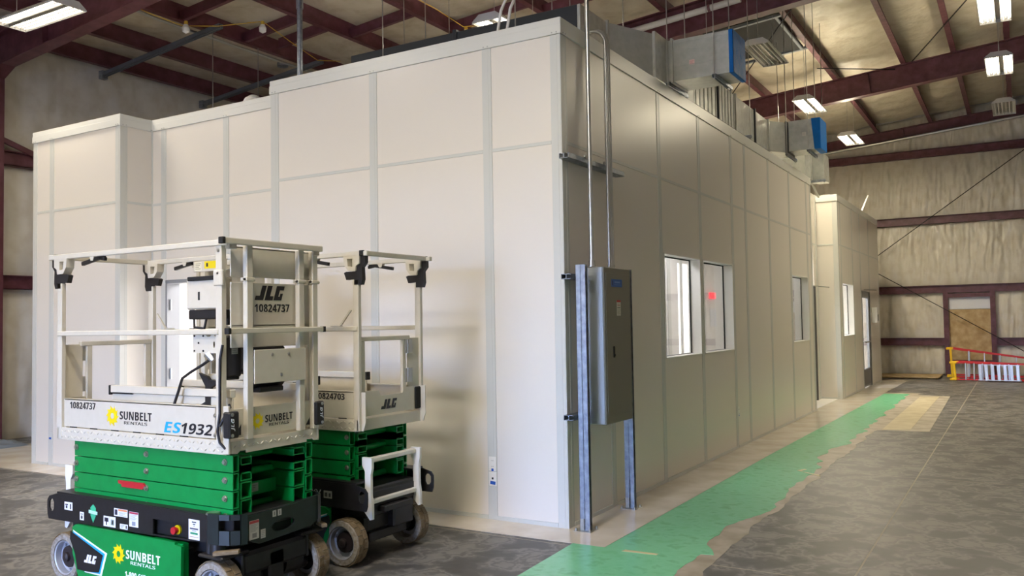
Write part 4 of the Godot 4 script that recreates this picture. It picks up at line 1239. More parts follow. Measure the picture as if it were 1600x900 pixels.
	part(cv, "bolts", cvb, M.steel)
	part(t, "control_box", MB.new().cbb(0.66, 0.755, 1.235, 1.50, -0.14, 0.15, 0.03).cbb(0.66, 0.77, 1.215, 1.245, -0.09, 0.10, 0.006), M.black)
	# near side boxes by the control end
	var mb2 := part(t, "document_box", MB.new().cbb(0.395, 0.685, 1.705, 1.885, 0.22, 0.31, 0.006), M.white)
	part(mb2, "lid_strip", MB.new().cbb(0.42, 0.675, 1.868, 1.892, 0.295, 0.325, 0.004), M.rubber)
	part(mb2, "slot", MB.new().cbb(0.497, 0.515, 1.755, 1.805, 0.306, 0.312, 0.006), M.rubber)
	part(mb2, "side_flange", MB.new().cbb(0.358, 0.40, 1.70, 1.885, 0.25, 0.27, 0.003), M.white)
	part(mb2, "strap", MB.new().cbb(0.366, 0.390, 1.715, 1.775, 0.27, 0.28, 0.004), M.rubber)
	part(t, "control_console", MB.new().cbb(0.40, 0.69, 1.645, 1.70, 0.15, 0.30, 0.006).cbb(0.58, 0.69, 1.60, 1.66, 0.15, 0.26, 0.006), M.black)
	part(t, "console_guard", MB.new().tube([Vector3(0.44, 1.645, 0.29), Vector3(0.455, 1.60, 0.30), Vector3(0.54, 1.592, 0.30), Vector3(0.545, 1.645, 0.29)], 0.008, 6), M.black)
	var dp := part(t, "decal_plate", MB.new().cbb(-0.35, -0.02, 1.982, 2.056, -0.345, -0.333, 0.002), M.white)
	sticker(dp, facing(Vector3(-0.14, 2.026, -0.3325), "+z"), 0.19, 0.05, "#e8d21c", [[0.1, 0.2, 0.25, 0.75, "#333"]])
	sticker(dp, facing(Vector3(-0.3, 2.02, -0.3325), "+z"), 0.07, 0.06, "#e6e0c8", text_lines(0.1, 0.9, 4, "#8a8470"))
	var br := part(t, "bracket_plate", MB.new().prism(pv([0.478, 1.452, 0.478, 1.57, 0.575, 1.57, 0.60, 1.545, 0.625, 1.545, 0.645, 1.565, 0.68, 1.54, 0.68, 1.452]), Transform3D(Basis(), Vector3(0, 0, 0.325)), 0.006, [circle(0.66, 1.50, 0.008, 8, 0.02)]), M.white)
	var brb := MB.new()
	for q in [[0.495, 1.55], [0.495, 1.465], [0.57, 1.55], [0.57, 1.465], [0.53, 1.51]]:
		brb.cyl(Vector3(q[0], q[1], 0.331), Vector3(q[0], q[1], 0.334), 0.006, 8)
	part(br, "bolts", brb, M.rubber)
	part(t, "cable_gland", MB.new().cyl(Vector3(0.60, 1.45, 0.32), Vector3(0.63, 1.41, 0.31), 0.03, 12, 0.015), M.alu)
	var bx := part(t, "battery_module", MB.new().cbb(0.66, 0.74, 1.315, 1.55, 0.20, 0.31, 0.01).cbb(0.67, 0.73, 1.30, 1.315, 0.21, 0.30, 0.004), M.black)
	sticker(bx, facing(Vector3(0.741, 1.47, 0.255), "+x"), 0.045, 0.05, "#8e9088", text_lines(0.1, 0.9, 4, "#6a6c66"))
	part(t, "foot_switch", MB.new().prism(pv([0.46, 1.115, 0.56, 1.115, 0.56, 1.25, 0.60, 1.27, 0.63, 1.265, 0.63, 1.29, 0.55, 1.295, 0.53, 1.315, 0.46, 1.335, 0.50, 1.28, 0.515, 1.26, 0.515, 1.17, 0.47, 1.15]), Transform3D(Basis(), Vector3(0, 0, 0.255)), 0.02), M.black)
	part(t, "cable", MB.new().tube([Vector3(0.63, 1.43, 0.31), Vector3(0.55, 1.385, 0.32), Vector3(0.46, 1.345, 0.325), Vector3(0.38, 1.305, 0.325), Vector3(0.34, 1.23, 0.32), Vector3(0.30, 1.15, 0.32), Vector3(0.285, 1.0, 0.31)], 0.0085, 8), M.cable)
	part(t, "cable", MB.new().tube([Vector3(0.755, 1.50, 0.352), Vector3(0.745, 1.42, 0.362), Vector3(0.738, 1.28, 0.358), Vector3(0.738, 1.12, 0.358), Vector3(0.73, 1.02, 0.367), Vector3(0.745, 0.96, 0.365), Vector3(0.775, 0.925, 0.35)], 0.0075, 8).tube([Vector3(0.745, 1.05, 0.365), Vector3(0.775, 1.12, 0.345), Vector3(0.79, 1.155, 0.33), Vector3(0.77, 1.165, 0.32)], 0.008, 6), M.cable)
	# inner sliding rails of the roll-out deck
	for sg in [-1.0, 1.0]:
		part(t, "slide_rail", MB.new().cbb(-0.36, 0.74, 1.20, 1.245, 0.245 * sg, 0.285 * sg, 0.004).cbb(-0.36, 0.74, 1.0, 1.198, 0.262 * sg, 0.270 * sg, 0.002), M.white)
		part(t, "slide_cap", MB.new().cbb(-0.378, -0.36, 1.185, 1.245, 0.243 * sg, 0.287 * sg, 0.003).bb(-0.34, -0.15, 1.192, 1.201, 0.266 * sg, 0.284 * sg), M.rubber)
	# --- gate end
	part(t, "gate_top_rail", MB.new().cbb(-0.878, -0.845, 2.058, 2.09, -0.345, 0.335, 0.004), M.white)
	part(t, "rail_cap", MB.new().cbb(-0.880, -0.843, 2.055, 2.092, -0.365, -0.345, 0.003).cbb(-0.880, -0.843, 2.055, 2.092, 0.335, 0.352, 0.003), M.rubber)
	part(t, "gate_skirt", MB.new().cbb(-0.815, -0.80, 0.893, 0.968, -0.352, 0.352, 0.003).cbb(-0.815, -0.78, 0.962, 0.970, -0.352, 0.352, 0.002), M.white)
	var gt := part(t, "gate", MB.new().cbb(-0.815, -0.785, 1.488, 1.518, -0.33, 0.212, 0.004).cbb(-0.812, -0.788, 0.99, 1.488, -0.318, -0.272, 0.004).cbb(-0.812, -0.788, 0.99, 1.488, 0.128, 0.168, 0.004), M.white)
	part(gt, "end_cap", MB.new().cbb(-0.817, -0.783, 1.486, 1.52, -0.35, -0.33, 0.003), M.rubber)
	var gp2 := part(gt, "kick_plate", MB.new().prism(pv([-0.30, 0.985, 0.25, 0.985, 0.25, 1.152, 0.14, 1.152, 0.12, 1.112, -0.12, 1.112, -0.14, 1.152, -0.30, 1.152]), facing(Vector3(-0.805, 0, 0), "-x"), 0.008), M.white)
	maker(gp2, facing(Vector3(-0.8135, 1.05, -0.03), "-x"), 0.175, 0.065, M.ink)
	part(gt, "bumper_pad", MB.new().cbb(-0.822, -0.805, 0.985, 1.145, 0.262, 0.328, 0.01), M.rubber)
	for y in [1.44, 1.235]:
		part(gt, "hinge", MB.new().cbb(-0.818, -0.806, y - 0.05, y + 0.05, 0.15, 0.235, 0.002).cyl(Vector3(-0.815, y - 0.05, 0.185), Vector3(-0.815, y + 0.05, 0.185), 0.009, 8), M.steel)
	part(t, "hinge_plate", MB.new().cbb(-0.806, -0.798, 1.15, 1.50, 0.19, 0.325, 0.002), M.white)
	part(t, "gate_stop", MB.new().cbb(-0.806, -0.798, 1.235, 1.285, -0.345, -0.27, 0.002), M.white)

# ------------------------------------------------------------------ cabinet, struts, conduits on the long wall
func strut(b: MB, a: Vector3, c: Vector3, out: Vector3, w := 0.041, d := 0.041) -> MB:
	# C channel, open side towards out
	var ax := (c - a).normalized()
	var side := ax.cross(out).normalized()
	var B := Basis(ax, out, side)
	var m := (a + c) * 0.5
	var l := (c - a).length()
	b.box(m - out * (d * 0.5 - 0.002), Vector3(l, 0.004, w), B)
	for s in [-1.0, 1.0]:
		b.box(m + side * s * (w * 0.5 - 0.002), Vector3(l, d, 0.004), B)
		b.box(m + out * (d * 0.5 - 0.002) + side * s * (w * 0.5 - 0.005), Vector3(l, 0.004, 0.01), B)
	return b

func electrical() -> void:
	var fr := thing("cabinet_stand", "galvanised strut channel frame with two floor posts carrying the grey cabinet", "stand", Vector3(0, 0, 0))
	for z in [-0.03, -0.90]:
		var b := MB.new()
		strut(b, Vector3(0.111, 0.006, z), Vector3(0.111, 2.035, z), Vector3.LEFT)
		strut(b, Vector3(0.153, 0.006, z), Vector3(0.153, 2.035, z), Vector3.RIGHT)
		part(fr, "post", b, M.zinc)
		var f := MB.new().cbb(0.06, 0.205, 0.0, 0.006, z - 0.075, z + 0.075, 0.001)
		for q in [[0.075, 0.06], [0.19, 0.06], [0.075, -0.06], [0.19, -0.06]]:
			bolt(f, Vector3(q[0], 0.006, z + q[1]), Vector3.UP, 0.008, 0.02)
		f.cbb(0.095, 0.127, 0.006, 0.09, z + 0.021, z + 0.029, 0.001)
		bolt(f, Vector3(0.111, 0.03, z + 0.029), Vector3(0, 0, 1), 0.009, 0.006)
		bolt(f, Vector3(0.111, 0.066, z + 0.029), Vector3(0, 0, 1), 0.009, 0.006)
		part(fr, "foot_plate", f, M.steel)
	for y in [1.945, 0.86]:
		part(fr, "rail", strut(strut(MB.new(), Vector3(0.022, y, 0.06), Vector3(0.022, y, -1.0), Vector3.RIGHT), Vector3(0.064, y, 0.06), Vector3(0.064, y, -1.0), Vector3.RIGHT), M.zinc)
	var up := thing("strut_rail", "short galvanised strut rail clamping the conduits high on the panel wall", "strut rail", Vector3(0, 2.885, 0))
	part(up, "channel", strut(strut(MB.new(), Vector3(0.022, 0, 0.06), Vector3(0.022, 0, -1.02), Vector3.UP), Vector3(0.064, 0, 0.06), Vector3(0.064, 0, -1.02), Vector3.UP), M.zinc)
	var cb_ := MB.new()
	for z in [-0.28, -0.22, -0.66, -0.58]:
		cb_.cyl(Vector3(0.088, 0.03, z), Vector3(0.099, 0.03, z), 0.014, 8)
	part(up, "clamp", cb_, M.steel)
	# cabinet
	var c := thing("electrical_cabinet", "tall grey electrical cabinet with blue label on a strut frame", "cabinet", Vector3(0.087, 0.785, -0.45))
	part(c, "body", MB.new().cbb(0.0, 0.145, 0.0, 1.24, -0.255, 0.25, 0.006), mat("#aeb6bd", 0.3, 0.5))
	var dr := part(c, "door", MB.new().cbb(0.145, 0.158, 0.0, 1.238, -0.262, 0.255, 0.006).cbb(0.158, 0.162, 0.06, 1.19, -0.235, 0.228, 0.003), M.gray_panel)
	var z0 := func(z: float) -> Vector3: return Vector3(0.1625, 0, z)
	sticker(dr, facing(Vector3(0.1625, 1.115, 0.02), "+x"), 0.21, 0.062, "#2a5fb4", [[0.06, 0.14, 0.2, 0.8, "#1c2f66"], [0.3, 0.8, 0.52, 0.72, "#5f87cc"], [0.25, 0.9, 0.2, 0.35, "#3d6cc0"]])
	sticker(dr, facing(Vector3(0.1625, 0.915, -0.01), "+x"), 0.08, 0.125, "#c9c6bb", [[0.0, 1.0, 0.88, 1.0, "#c02a30"], [0.12, 0.88, 0.5, 0.54, "#444"], [0.15, 0.85, 0.66, 0.70, "#b05050"]] + text_lines(0.08, 0.42, 4, "#9a988e"))
	part(dr, "latch", MB.new().cbb(0.162, 0.168, 0.52, 0.61, 0.085, 0.115, 0.006).cyl(Vector3(0.168, 0.54, 0.10), Vector3(0.174, 0.54, 0.10), 0.009, 10), M.rubber)
	# conduits
	var cd := thing("conduit", "thick straight steel conduit rising from the grey cabinet to the roof", "conduit", Vector3(0.118, 2.03, -0.25))
	part(cd, "pipe", MB.new().cyl(Vector3(0, 0, 0), Vector3(0, 4.55, 0), 0.019, 14), M.emt)
	part(cd, "connector", MB.new().cyl(Vector3(0, 0, 0), Vector3(0, 0.05, 0), 0.026, 14).cyl(Vector3(0, 0, 0.0), Vector3(0, 0.015, 0), 0.032, 8), M.steel)
	for k in 3:
		var z := -0.59 - 0.036 * k
		var p := thing("bent_conduit", ["thin conduit bending over the wall cap, next to the thick straight conduit", "thin conduit bending over the wall cap between two like it", "thin conduit bending over the wall cap, farthest from the thick straight conduit"][k], "conduit", Vector3(0.118, 2.03, z), 0.0, "bent conduits above the cabinet")
		var pts := [Vector3(0, 0, 0), Vector3(0, 1.84, 0)]
		for i in 9:
			var a := PI * 0.5 * i / 8.0
			pts.append(Vector3(-0.12 + 0.12 * cos(a), 1.90 + 0.12 * sin(a) + 0.012 * k, 0))
		pts.append(Vector3(-0.5, 2.02 + 0.012 * k, 0))
		part(p, "pipe", MB.new().tube(pts, 0.0125, 10), M.emt)
		part(p, "connector", MB.new().cyl(Vector3.ZERO, Vector3(0, 0.035, 0), 0.0165, 10), M.steel)

# ------------------------------------------------------------------ ducts on the cleanroom roof
func seam_flange(b: MB, x0: float, x1: float, y0: float, y1: float, z0: float, z1: float) -> MB:
	return b.cbb(x0, x1, y0, y1, z0, z1, 0.003)

func trapeze(t: Node3D, a: Vector3, c: Vector3) -> void:
	part(t, "trapeze", strut(MB.new(), a, c, Vector3.DOWN), M.zinc)
	for p in [a, c]:
		var q: Vector3 = p.lerp((a + c) * 0.5, 0.06)
		part(t, "hanger_rod", MB.new().cyl(q - Vector3(0, 0.04, 0), Vector3(q.x, roof_y(q.x) - 0.05 - t.position.y, q.z), 0.006, 6), M.steel)
		part(t, "nut", MB.new().cyl(q - Vector3(0, 0.035, 0), q - Vector3(0, 0.02, 0), 0.012, 6), M.steel)

func ducts() -> void:
	var d0 := thing("dark_duct", "long dark grey duct lying along the roof edge above the lifts", "duct", Vector3(0, 4.2, -1.75))
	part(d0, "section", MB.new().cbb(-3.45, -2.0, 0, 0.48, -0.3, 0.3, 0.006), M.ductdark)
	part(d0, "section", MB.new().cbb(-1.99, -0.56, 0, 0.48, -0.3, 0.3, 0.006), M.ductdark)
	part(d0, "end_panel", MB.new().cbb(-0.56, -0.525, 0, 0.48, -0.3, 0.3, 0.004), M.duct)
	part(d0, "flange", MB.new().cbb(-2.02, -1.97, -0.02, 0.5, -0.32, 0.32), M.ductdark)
	for x in [-2.9, -1.2]:
		trapeze(d0, Vector3(x, 4.17 - 4.2, -0.42), Vector3(x, 4.17 - 4.2, 0.42))
	var d1 := thing("elbow_duct", "galvanised supply duct turning outward to an outlet sealed with blue film", "duct", Vector3(0, 0, 0))
	var y0 := 4.22
	var y1 := 4.68
	part(d1, "flange", MB.new().cbb(-0.98, -0.505, y0 - 0.02, y1 + 0.02, -2.09, -2.055), M.duct)
	part(d1, "section", MB.new().prism(pv([-0.96, 2.09, -0.52, 2.09, -0.245, 2.70, -0.245, 3.45, -0.7, 3.45, -0.96, 2.9]), Transform3D(Basis(Vector3.RIGHT, Vector3(0, 0, -1), Vector3.UP), Vector3(0, y0, 0)), y1 - y0), M.duct)
	part(d1, "flange", MB.new().cbb(-0.262, -0.228, y0 - 0.025, y1 + 0.025, -3.48, -2.66, 0.004), M.duct)
	part(d1, "section", MB.new().cbb(-0.23, -0.165, y0, y1, -3.46, -2.98, 0.003), M.duct)
	part(d1, "flange", MB.new().cbb(-0.175, -0.15, y0 - 0.018, y1 + 0.018, -3.48, -2.97, 0.003), M.duct)
	var ob := MB.new().cbb(-0.15, 0.50, y0, y1, -3.46, -3.0, 0.003)
	ob.cbb(-0.15, 0.50, y0 + 0.155, y0 + 0.162, -3.0, -2.997, 0.001).cbb(-0.15, 0.50, y1 - 0.05, y1 - 0.043, -3.0, -2.997, 0.001)
	var ou := part(d1, "outlet_section", ob, M.duct)
	sticker(ou, facing(Vector3(0.06, 4.40, -2.9985), "+z"), 0.06, 0.055, "#e9c6c4", text_lines(0.15, 0.85, 4, "#c08080"))
	part(d1, "film_band", MB.new().cbb(0.468, 0.512, y0 - 0.004, y1 + 0.004, -3.465, -2.995, 0.002), M.film)
	var nz := FastNoiseLite.new()
	nz.seed = 12
	nz.frequency = 3.0
	part(d1, "film_cover", MB.new().sheet(24, 24, func(u: float, v: float) -> Vector3:
		var w := 16.0 * u * (1 - u) * v * (1 - v)
		return Vector3(0.517 + 0.012 * w + 0.012 * w * nz.get_noise_2d(u * 2.0 + v * 2.0, v * 0.6 - u * 0.6), lerpf(y0, y1, v), lerpf(-3.0, -3.46, u)), Vector3.RIGHT), M.film)
	trapeze(d1, Vector3(0.32, y0 - 0.025, -2.93), Vector3(0.32, y0 - 0.025, -3.56))
	trapeze(d1, Vector3(-0.20, y0 - 0.035, -2.93), Vector3(-0.20, y0 - 0.035, -3.56))
	trapeze(d1, Vector3(-0.42, y0 - 0.03, -2.3), Vector3(-1.08, y0 - 0.03, -2.3))
	# second run
	var d2 := thing("long_duct", "ribbed galvanised duct run along the roof edge with blue sealed outlet", "duct", Vector3(0, 0, 0))
	y1 = 4.70
	var zz := [-4.0, -4.95, -5.75, -6.75, -7.55]
	for i in 4:
		var b := MB.new().cbb(-0.70, -0.265, y0, y1, zz[i + 1] + 0.015, zz[i] - 0.015, 0.004)
		if i < 2:
			for k in 6:
				var z: float = lerpf(zz[i], zz[i + 1], (k + 0.5) / 6.0)
				b.cbb(-0.27, -0.255, y0, y1, z - 0.012, z + 0.012, 0.004)
		part(d2, "section", b, M.duct)
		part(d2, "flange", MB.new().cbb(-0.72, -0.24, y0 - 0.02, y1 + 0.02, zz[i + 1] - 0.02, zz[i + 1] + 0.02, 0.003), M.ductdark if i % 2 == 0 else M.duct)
	part(d2, "section", MB.new().prism(pv([-0.70, 7.57, -0.265, 7.57, -0.06, 7.88, -0.06, 8.35, -0.70, 8.35]), Transform3D(Basis(Vector3.RIGHT, Vector3(0, 0, -1), Vector3.UP), Vector3(0, y0, 0)), y1 - y0), M.duct)
	part(d2, "flange", MB.new().cbb(-0.075, -0.045, y0 - 0.02, y1 + 0.02, -8.37, -7.86, 0.003), M.ductdark)
	part(d2, "outlet_section", MB.new().cbb(-0.03, 0.44, y0 + 0.02, y1 + 0.02, -8.38, -7.9, 0.003).cbb(-0.03, 0.44, y0 + 0.16, y0 + 0.166, -7.9, -7.897, 0.001), M.duct)
	sticker(d2, facing(Vector3(0.21, 4.49, -7.8965), "+z"), 0.06, 0.06, "#d8d4cc", text_lines(0.15, 0.85, 4, "#b0aca4"))
	part(d2, "film_band", MB.new().prism(pv([0.36, y0 + 0.016, 0.452, y0 + 0.016, 0.452, y1 + 0.024, 0.32, y1 + 0.024]), Transform3D(Basis(), Vector3(0, 0, -8.386)), 0.49), M.film)
	part(d2, "film_cover", MB.new().cbb(0.453, 0.458, y0 + 0.018, y1 + 0.022, -8.383, -7.897, 0.002), M.film)
	trapeze(d2, Vector3(0.28, y0 - 0.012, -7.82), Vector3(0.28, y0 - 0.012, -8.47))
	trapeze(d2, Vector3(-0.05, y0 - 0.035, -7.82), Vector3(-0.05, y0 - 0.035, -8.47))
	for z in [-6.2]:
		trapeze(d2, Vector3(-0.16, y0 - 0.03, z), Vector3(-0.80, y0 - 0.03, z))
	var d3 := thing("end_duct", "short galvanised duct overhanging the far end of the panel wall", "duct", Vector3(0, 0, 0))
	part(d3, "section", MB.new().cbb(-0.62, -0.10, 4.07, 4.55, -10.5, -9.4, 0.004), M.duct)
	part(d3, "flange", MB.new().cbb(-0.64, -0.085, 4.05, 4.57, -9.93, -9.88, 0.003), M.duct)
	part(d3, "outlet_section", MB.new().cbb(-0.10, 0.10, 4.06, 4.55, -10.5, -10.0, 0.004), M.duct)
	trapeze(d3, Vector3(0.14, 4.04, -9.93), Vector3(-0.68, 4.04, -9.93))

# ------------------------------------------------------------------ lights and services under the roof
func high_bay(label: String, at: Vector3, turn: float, lit: bool, energy: float) -> void:
	var t := thing("high_bay_light", label, "light fixture", at, turn, "high-bay light fixtures")
	# along local x, 1.2 m
	var L := 0.61
	var W := 0.19
	var sh := MB.new()
	# louvred reflector tray: a ridged underside, sloping shoulders and end plates
	var prof := []
	for i in 6:
		var z0 := -W + 2 * W * i / 6.0
		var z1 := -W + 2 * W * (i + 1) / 6.0
		var zm := (z0 + z1) * 0.5
		for q in [[z0, 0.0], [zm - 0.018, 0.045], [zm + 0.018, 0.045]]:
			prof.append(Vector2(q[0], q[1]))
	prof.append(Vector2(W, 0.0))
	for i in prof.size() - 1:
		var a: Vector2 = prof[i]
		var c: Vector2 = prof[i + 1]
		var e := c - a
		var nn := Vector3(0, -absf(e.x), e.y * signf(e.x)).normalized()
		sh.quad(Vector3(-L, a.y, a.x), Vector3(L, a.y, a.x), Vector3(L, c.y, c.x), Vector3(-L, c.y, c.x), nn)
	part(t, "reflector", sh, M.reflector)
	var hs := MB.new()
	hs.prism(pv([-W - 0.012, -0.004, -W - 0.012, 0.012, -0.11, 0.085, 0.11, 0.085, W + 0.012, 0.012, W + 0.012, -0.004, W + 0.002, -0.004, W + 0.002, 0.01, 0.105, 0.075, -0.105, 0.075, -W - 0.002, 0.01, -W - 0.002, -0.004]), Transform3D(Basis(Vector3(0, 0, 1), Vector3.UP, Vector3(-1, 0, 0)), Vector3(L, 0, 0)), L * 2)
	for s in [-1.0, 1.0]:
		hs.prism(pv([-W - 0.01, -0.004, W + 0.01, -0.004, W + 0.01, 0.012, 0.11, 0.085, -0.11, 0.085, -W - 0.01, 0.012]), Transform3D(Basis(Vector3(0, 0, 1), Vector3.UP, Vector3(-1, 0, 0)), Vector3(s * L + 0.004, 0, 0)), 0.008)
	part(t, "housing", hs, M.housing)
	for i in [0, 1, 2, 4, 5]:
		var z: float = -W + 2 * W * (i + 0.5) / 6.0
		part(t, "tube_lamp", MB.new().cyl(Vector3(-L + 0.04, 0.022, z), Vector3(L - 0.04, 0.022, z), 0.0085, 8), M.tube_lit if lit else M.tube_off)
	for s in [-1.0, 1.0]:
		var p := Vector3(s * 0.45, 0.085, 0)
		var wx := at.x + (p.x * cos(turn))
		part(t, "hanger", MB.new().cyl(p, Vector3(p.x, roof_y(wx) - at.y - 0.05, 0), 0.004, 5), M.steel)
	if lit:
		part(t, "uplight_lamp", MB.new().bb(-L + 0.1, L - 0.1, 0.0852, 0.0862, -0.05, 0.05), M.uplight)
		var ul := AreaLight3D.new()
		ul.name = "uplight"
		ul.area_size = Vector2(L * 2 - 0.2, 0.1)
		ul.light_energy = energy * (0.14 if at.z < -5.0 else 0.1)
		ul.light_color = Color(LAMP_COLOR if at.z > -5.0 else OLD_LAMP_COLOR)
		ul.shadow_enabled = true
		ul.set("area_range", 40.0)
		ul.position = Vector3(0, 0.092, 0)
		ul.rotation.x = PI / 2
		t.add_child(ul)
		for s in [-1.0, 1.0]:
			var l := AreaLight3D.new()
			l.name = "light"
			l.area_size = Vector2(L * 2 - 0.08, 0.165)
			l.light_energy = energy * 0.5
			l.light_color = Color(LAMP_COLOR if at.z > -5.0 else OLD_LAMP_COLOR)
			l.shadow_enabled = true
			l.set("area_range", 40.0)
			l.position = Vector3(0, -0.006, s * 0.094)
			l.rotation.x = -PI / 2
			t.add_child(l, true)

func overhead() -> void:
	high_bay("lit high-bay fixture hanging in front of the projecting cleanroom bay", Vector3(-6.55, 5.2, 0.38), 0.0, true, BAY * 0.55)
	high_bay("lit high-bay fixture over the open floor beside the long duct", Vector3(2.88, 5.7, -7.15), PI / 2, true, BAY * 0.5)
	high_bay("lit high-bay fixture over the open floor near the roof rafter", Vector3(2.88, 5.7, -10.2), PI / 2, true, BAY * 1.25)
	high_bay("unlit high-bay fixture over the open floor near the end wall", Vector3(2.9, 5.7, -13.6), PI / 2, false, BAY)
	high_bay("unlit high-bay fixture above the blue sealed elbow duct outlet", Vector3(-0.15, 5.6, -7.1), PI / 2, false, BAY)
	high_bay("lit high-bay fixture above the far duct outlet", Vector3(-0.25, 5.6, -10.75), PI / 2, true, BAY * 1.25)
	high_bay("lit high-bay fixture above the second room near the end wall", Vector3(-0.12, 5.6, -14.5), PI / 2, true, BAY * 2.1)
	high_bay("lit high-bay fixture above the cleanroom roof behind the dark duct", Vector3(-2.0, 5.0, -2.7), PI / 2, true, BAY * 1.0)
	high_bay("lit high-bay fixture over the floor in front of the lifts", Vector3(-4.4, 5.4, 3.1), 0.0, true, BAY * 0.5)
	high_bay("lit high-bay fixture over the floor toward the vinyl side wall", Vector3(-8.2, 5.2, 3.1), 0.0, true, BAY * 0.6)
	high_bay("lit high-bay fixture over the walkway by the cleanroom corner", Vector3(0.6, 5.6, 4.6), 0.0, true, BAY * 1.5)
	high_bay("lit high-bay fixture over the walkway near the roll-up doorway", Vector3(0.4, 5.7, 6.9), 0.0, true, BAY * 2.3)
	high_bay("lit high-bay fixture between the roll-up doorway and side wall", Vector3(-4.0, 5.5, 8.6), 0.0, true, BAY * 1.8)
	# strut channels running from the side wall eave, with rods
	for a in [[-2.4, 5.70, 5.96, -6.76, "grey strut channel under the roof ending beside the yellow cord"], [-4.35, 5.64, 5.92, -6.64, "grey strut channel under the roof passing behind the thick drop pipe"]]:
		var s := thing("strut_channel", a[4], "strut channel", Vector3(0, 0, a[0]), 0.0, "roof strut channels")
		part(s, "channel", strut(strut(MB.new(), Vector3(-9.55, a[1], 0.022), Vector3(a[3], a[2], 0.022), Vector3(0, -1, 0), 0.041, 0.06), Vector3(-9.55, a[1], -0.022), Vector3(a[3], a[2], -0.022), Vector3(0, -1, 0), 0.041, 0.06), M.slate)
		part(s, "clip", MB.new().cbb(-9.6, -9.5, a[1] - 0.07, a[1] + 0.06, -0.05, 0.05), M.zinc)
	var rods := [[-7.2, -2.62, 3.9], [-7.2, -3.50, 3.9]]
	for r in rods:
		var o := thing("hanger_rod", "thin threaded rod hanging from the roof behind the recessed wall", "rod", Vector3(r[0], 3.84, r[1]), 0.0, "hanger rods")
		part(o, "rod", MB.new().cyl(Vector3.ZERO, Vector3(0, roof_y(r[0]) - 0.28 - 3.84, 0), 0.007, 6), M.steel)
	for q in [[-4.55, -3.85], [-3.92, -4.1]]:
		var o := thing("hanger_rod", "thin threaded rod hanging from the roof above the dark duct", "rod", Vector3(q[0], 3.84, q[1]), 0.0, "hanger rods over the duct")
		part(o, "rod", MB.new().cyl(Vector3.ZERO, Vector3(0, roof_y(q[0]) - 0.05 - 3.84, 0), 0.007, 6), M.steel)
	var pp := thing("drop_pipe", "thick grey pipe dropping from the roof to the cleanroom top", "pipe", Vector3(-4.05, 3.84, -1.25))
	part(pp, "pipe", MB.new().cyl(Vector3.ZERO, Vector3(0, roof_y(-4.05) - 3.9, 0), 0.032, 14), M.zinc)
	part(pp, "coupling", MB.new().cyl(Vector3(0, 1.45, 0), Vector3(0, 1.55, 0), 0.042, 14), M.zinc)
	var c0 := thing("roof_conduit", "steel conduit running along the purlin over the recessed wall", "conduit", Vector3(-7.30, roof_y(-7.3) - 0.32, 0))
	part(c0, "pipe", MB.new().tube([Vector3(0.1, 0.03, -0.8), Vector3(0.02, 0.0, -1.7), Vector3(0, 0, -2.4), Vector3(0, 0, -5.2)], 0.022, 10), M.emt)
	part(c0, "junction_box", MB.new().cyl(Vector3(-0.08, -0.04, -4.2), Vector3(-0.08, 0.02, -4.2), 0.09, 16), M.zinc)
	var c1 := thing("rafter_pipe", "pale pipe fixed along the rafter behind the elbow duct", "pipe", Vector3(0, 0, -6.68))
	part(c1, "pipe", MB.new().cyl(Vector3(-2.6, roof_y(-2.6) - 0.50, 0), Vector3(-0.4, roof_y(-0.4) - 0.50, 0), 0.05, 14), M.housing)
	part(c1, "clamp", MB.new().cyl(Vector3(-0.9, roof_y(-0.9) - 0.50, 0), Vector3(-0.86, roof_y(-0.86) - 0.50, 0), 0.06, 14), M.red_steel)
	for k in 2:
		var o := thing("feed_conduit", ["pale conduit curving up from the roof, nearer the lit lamp", "pale conduit curving up from the roof, nearer the cleanroom corner"][k], "conduit", Vector3(-0.98 + 0.1 * k, 3.84, -0.66), 0.0, "feed conduits")
		part(o, "pipe", MB.new().tube([Vector3(0, 0, 0), Vector3(0, 0.42, 0), Vector3(0.02, 0.62, -0.03), Vector3(0.06, 0.8, -0.1), Vector3(0.07, 1.1, -0.12), Vector3(0.07, 2.2, -0.12)], 0.014, 8), M.plastic_white)
	# string lights
	var sl := thing("string_light", "yellow cord of caged bulbs strung below the purlins", "string light", Vector3.ZERO)
	var pts := [Vector3(-7.17, 5.99, -1.17), Vector3(-7.11, 5.93, -1.5), Vector3(-7.05, 5.89, -1.97), Vector3(-6.72, 5.92, -2.31), Vector3(-6.25, 6.02, -2.72), Vector3(-6.3, 5.90, -3.3), Vector3(-6.5, 5.85, -4.1), Vector3(-6.6, 6.02, -4.75)]
	part(sl, "cord", MB.new().tube(pts, 0.006, 6), M.cord)
	part(sl, "cord", MB.new().tube([Vector3(-4.3, 6.3, -3.4), Vector3(-4.15, 6.2, -4.1), Vector3(-4.11, 6.12, -4.75), Vector3(-3.75, 6.17, -5.03), Vector3(-3.2, 6.3, -5.5)], 0.006, 6), M.cord)
	for p in [Vector3(-6.25, 6.02, -2.72), Vector3(-4.11, 6.14, -4.82), Vector3(-6.95, 5.93, -1.95)]:
		part(sl, "socket", MB.new().cyl(p, p - Vector3(0, 0.05, 0), 0.025, 10, 0.03), M.cord)
		part(sl, "bulb_cage", MB.new().lathe([[0.03, 0.0], [0.055, -0.05], [0.05, -0.1], [0.0, -0.13]], Transform3D(Basis(), p - Vector3(0, 0.05, 0)), 12), M.plastic_white)
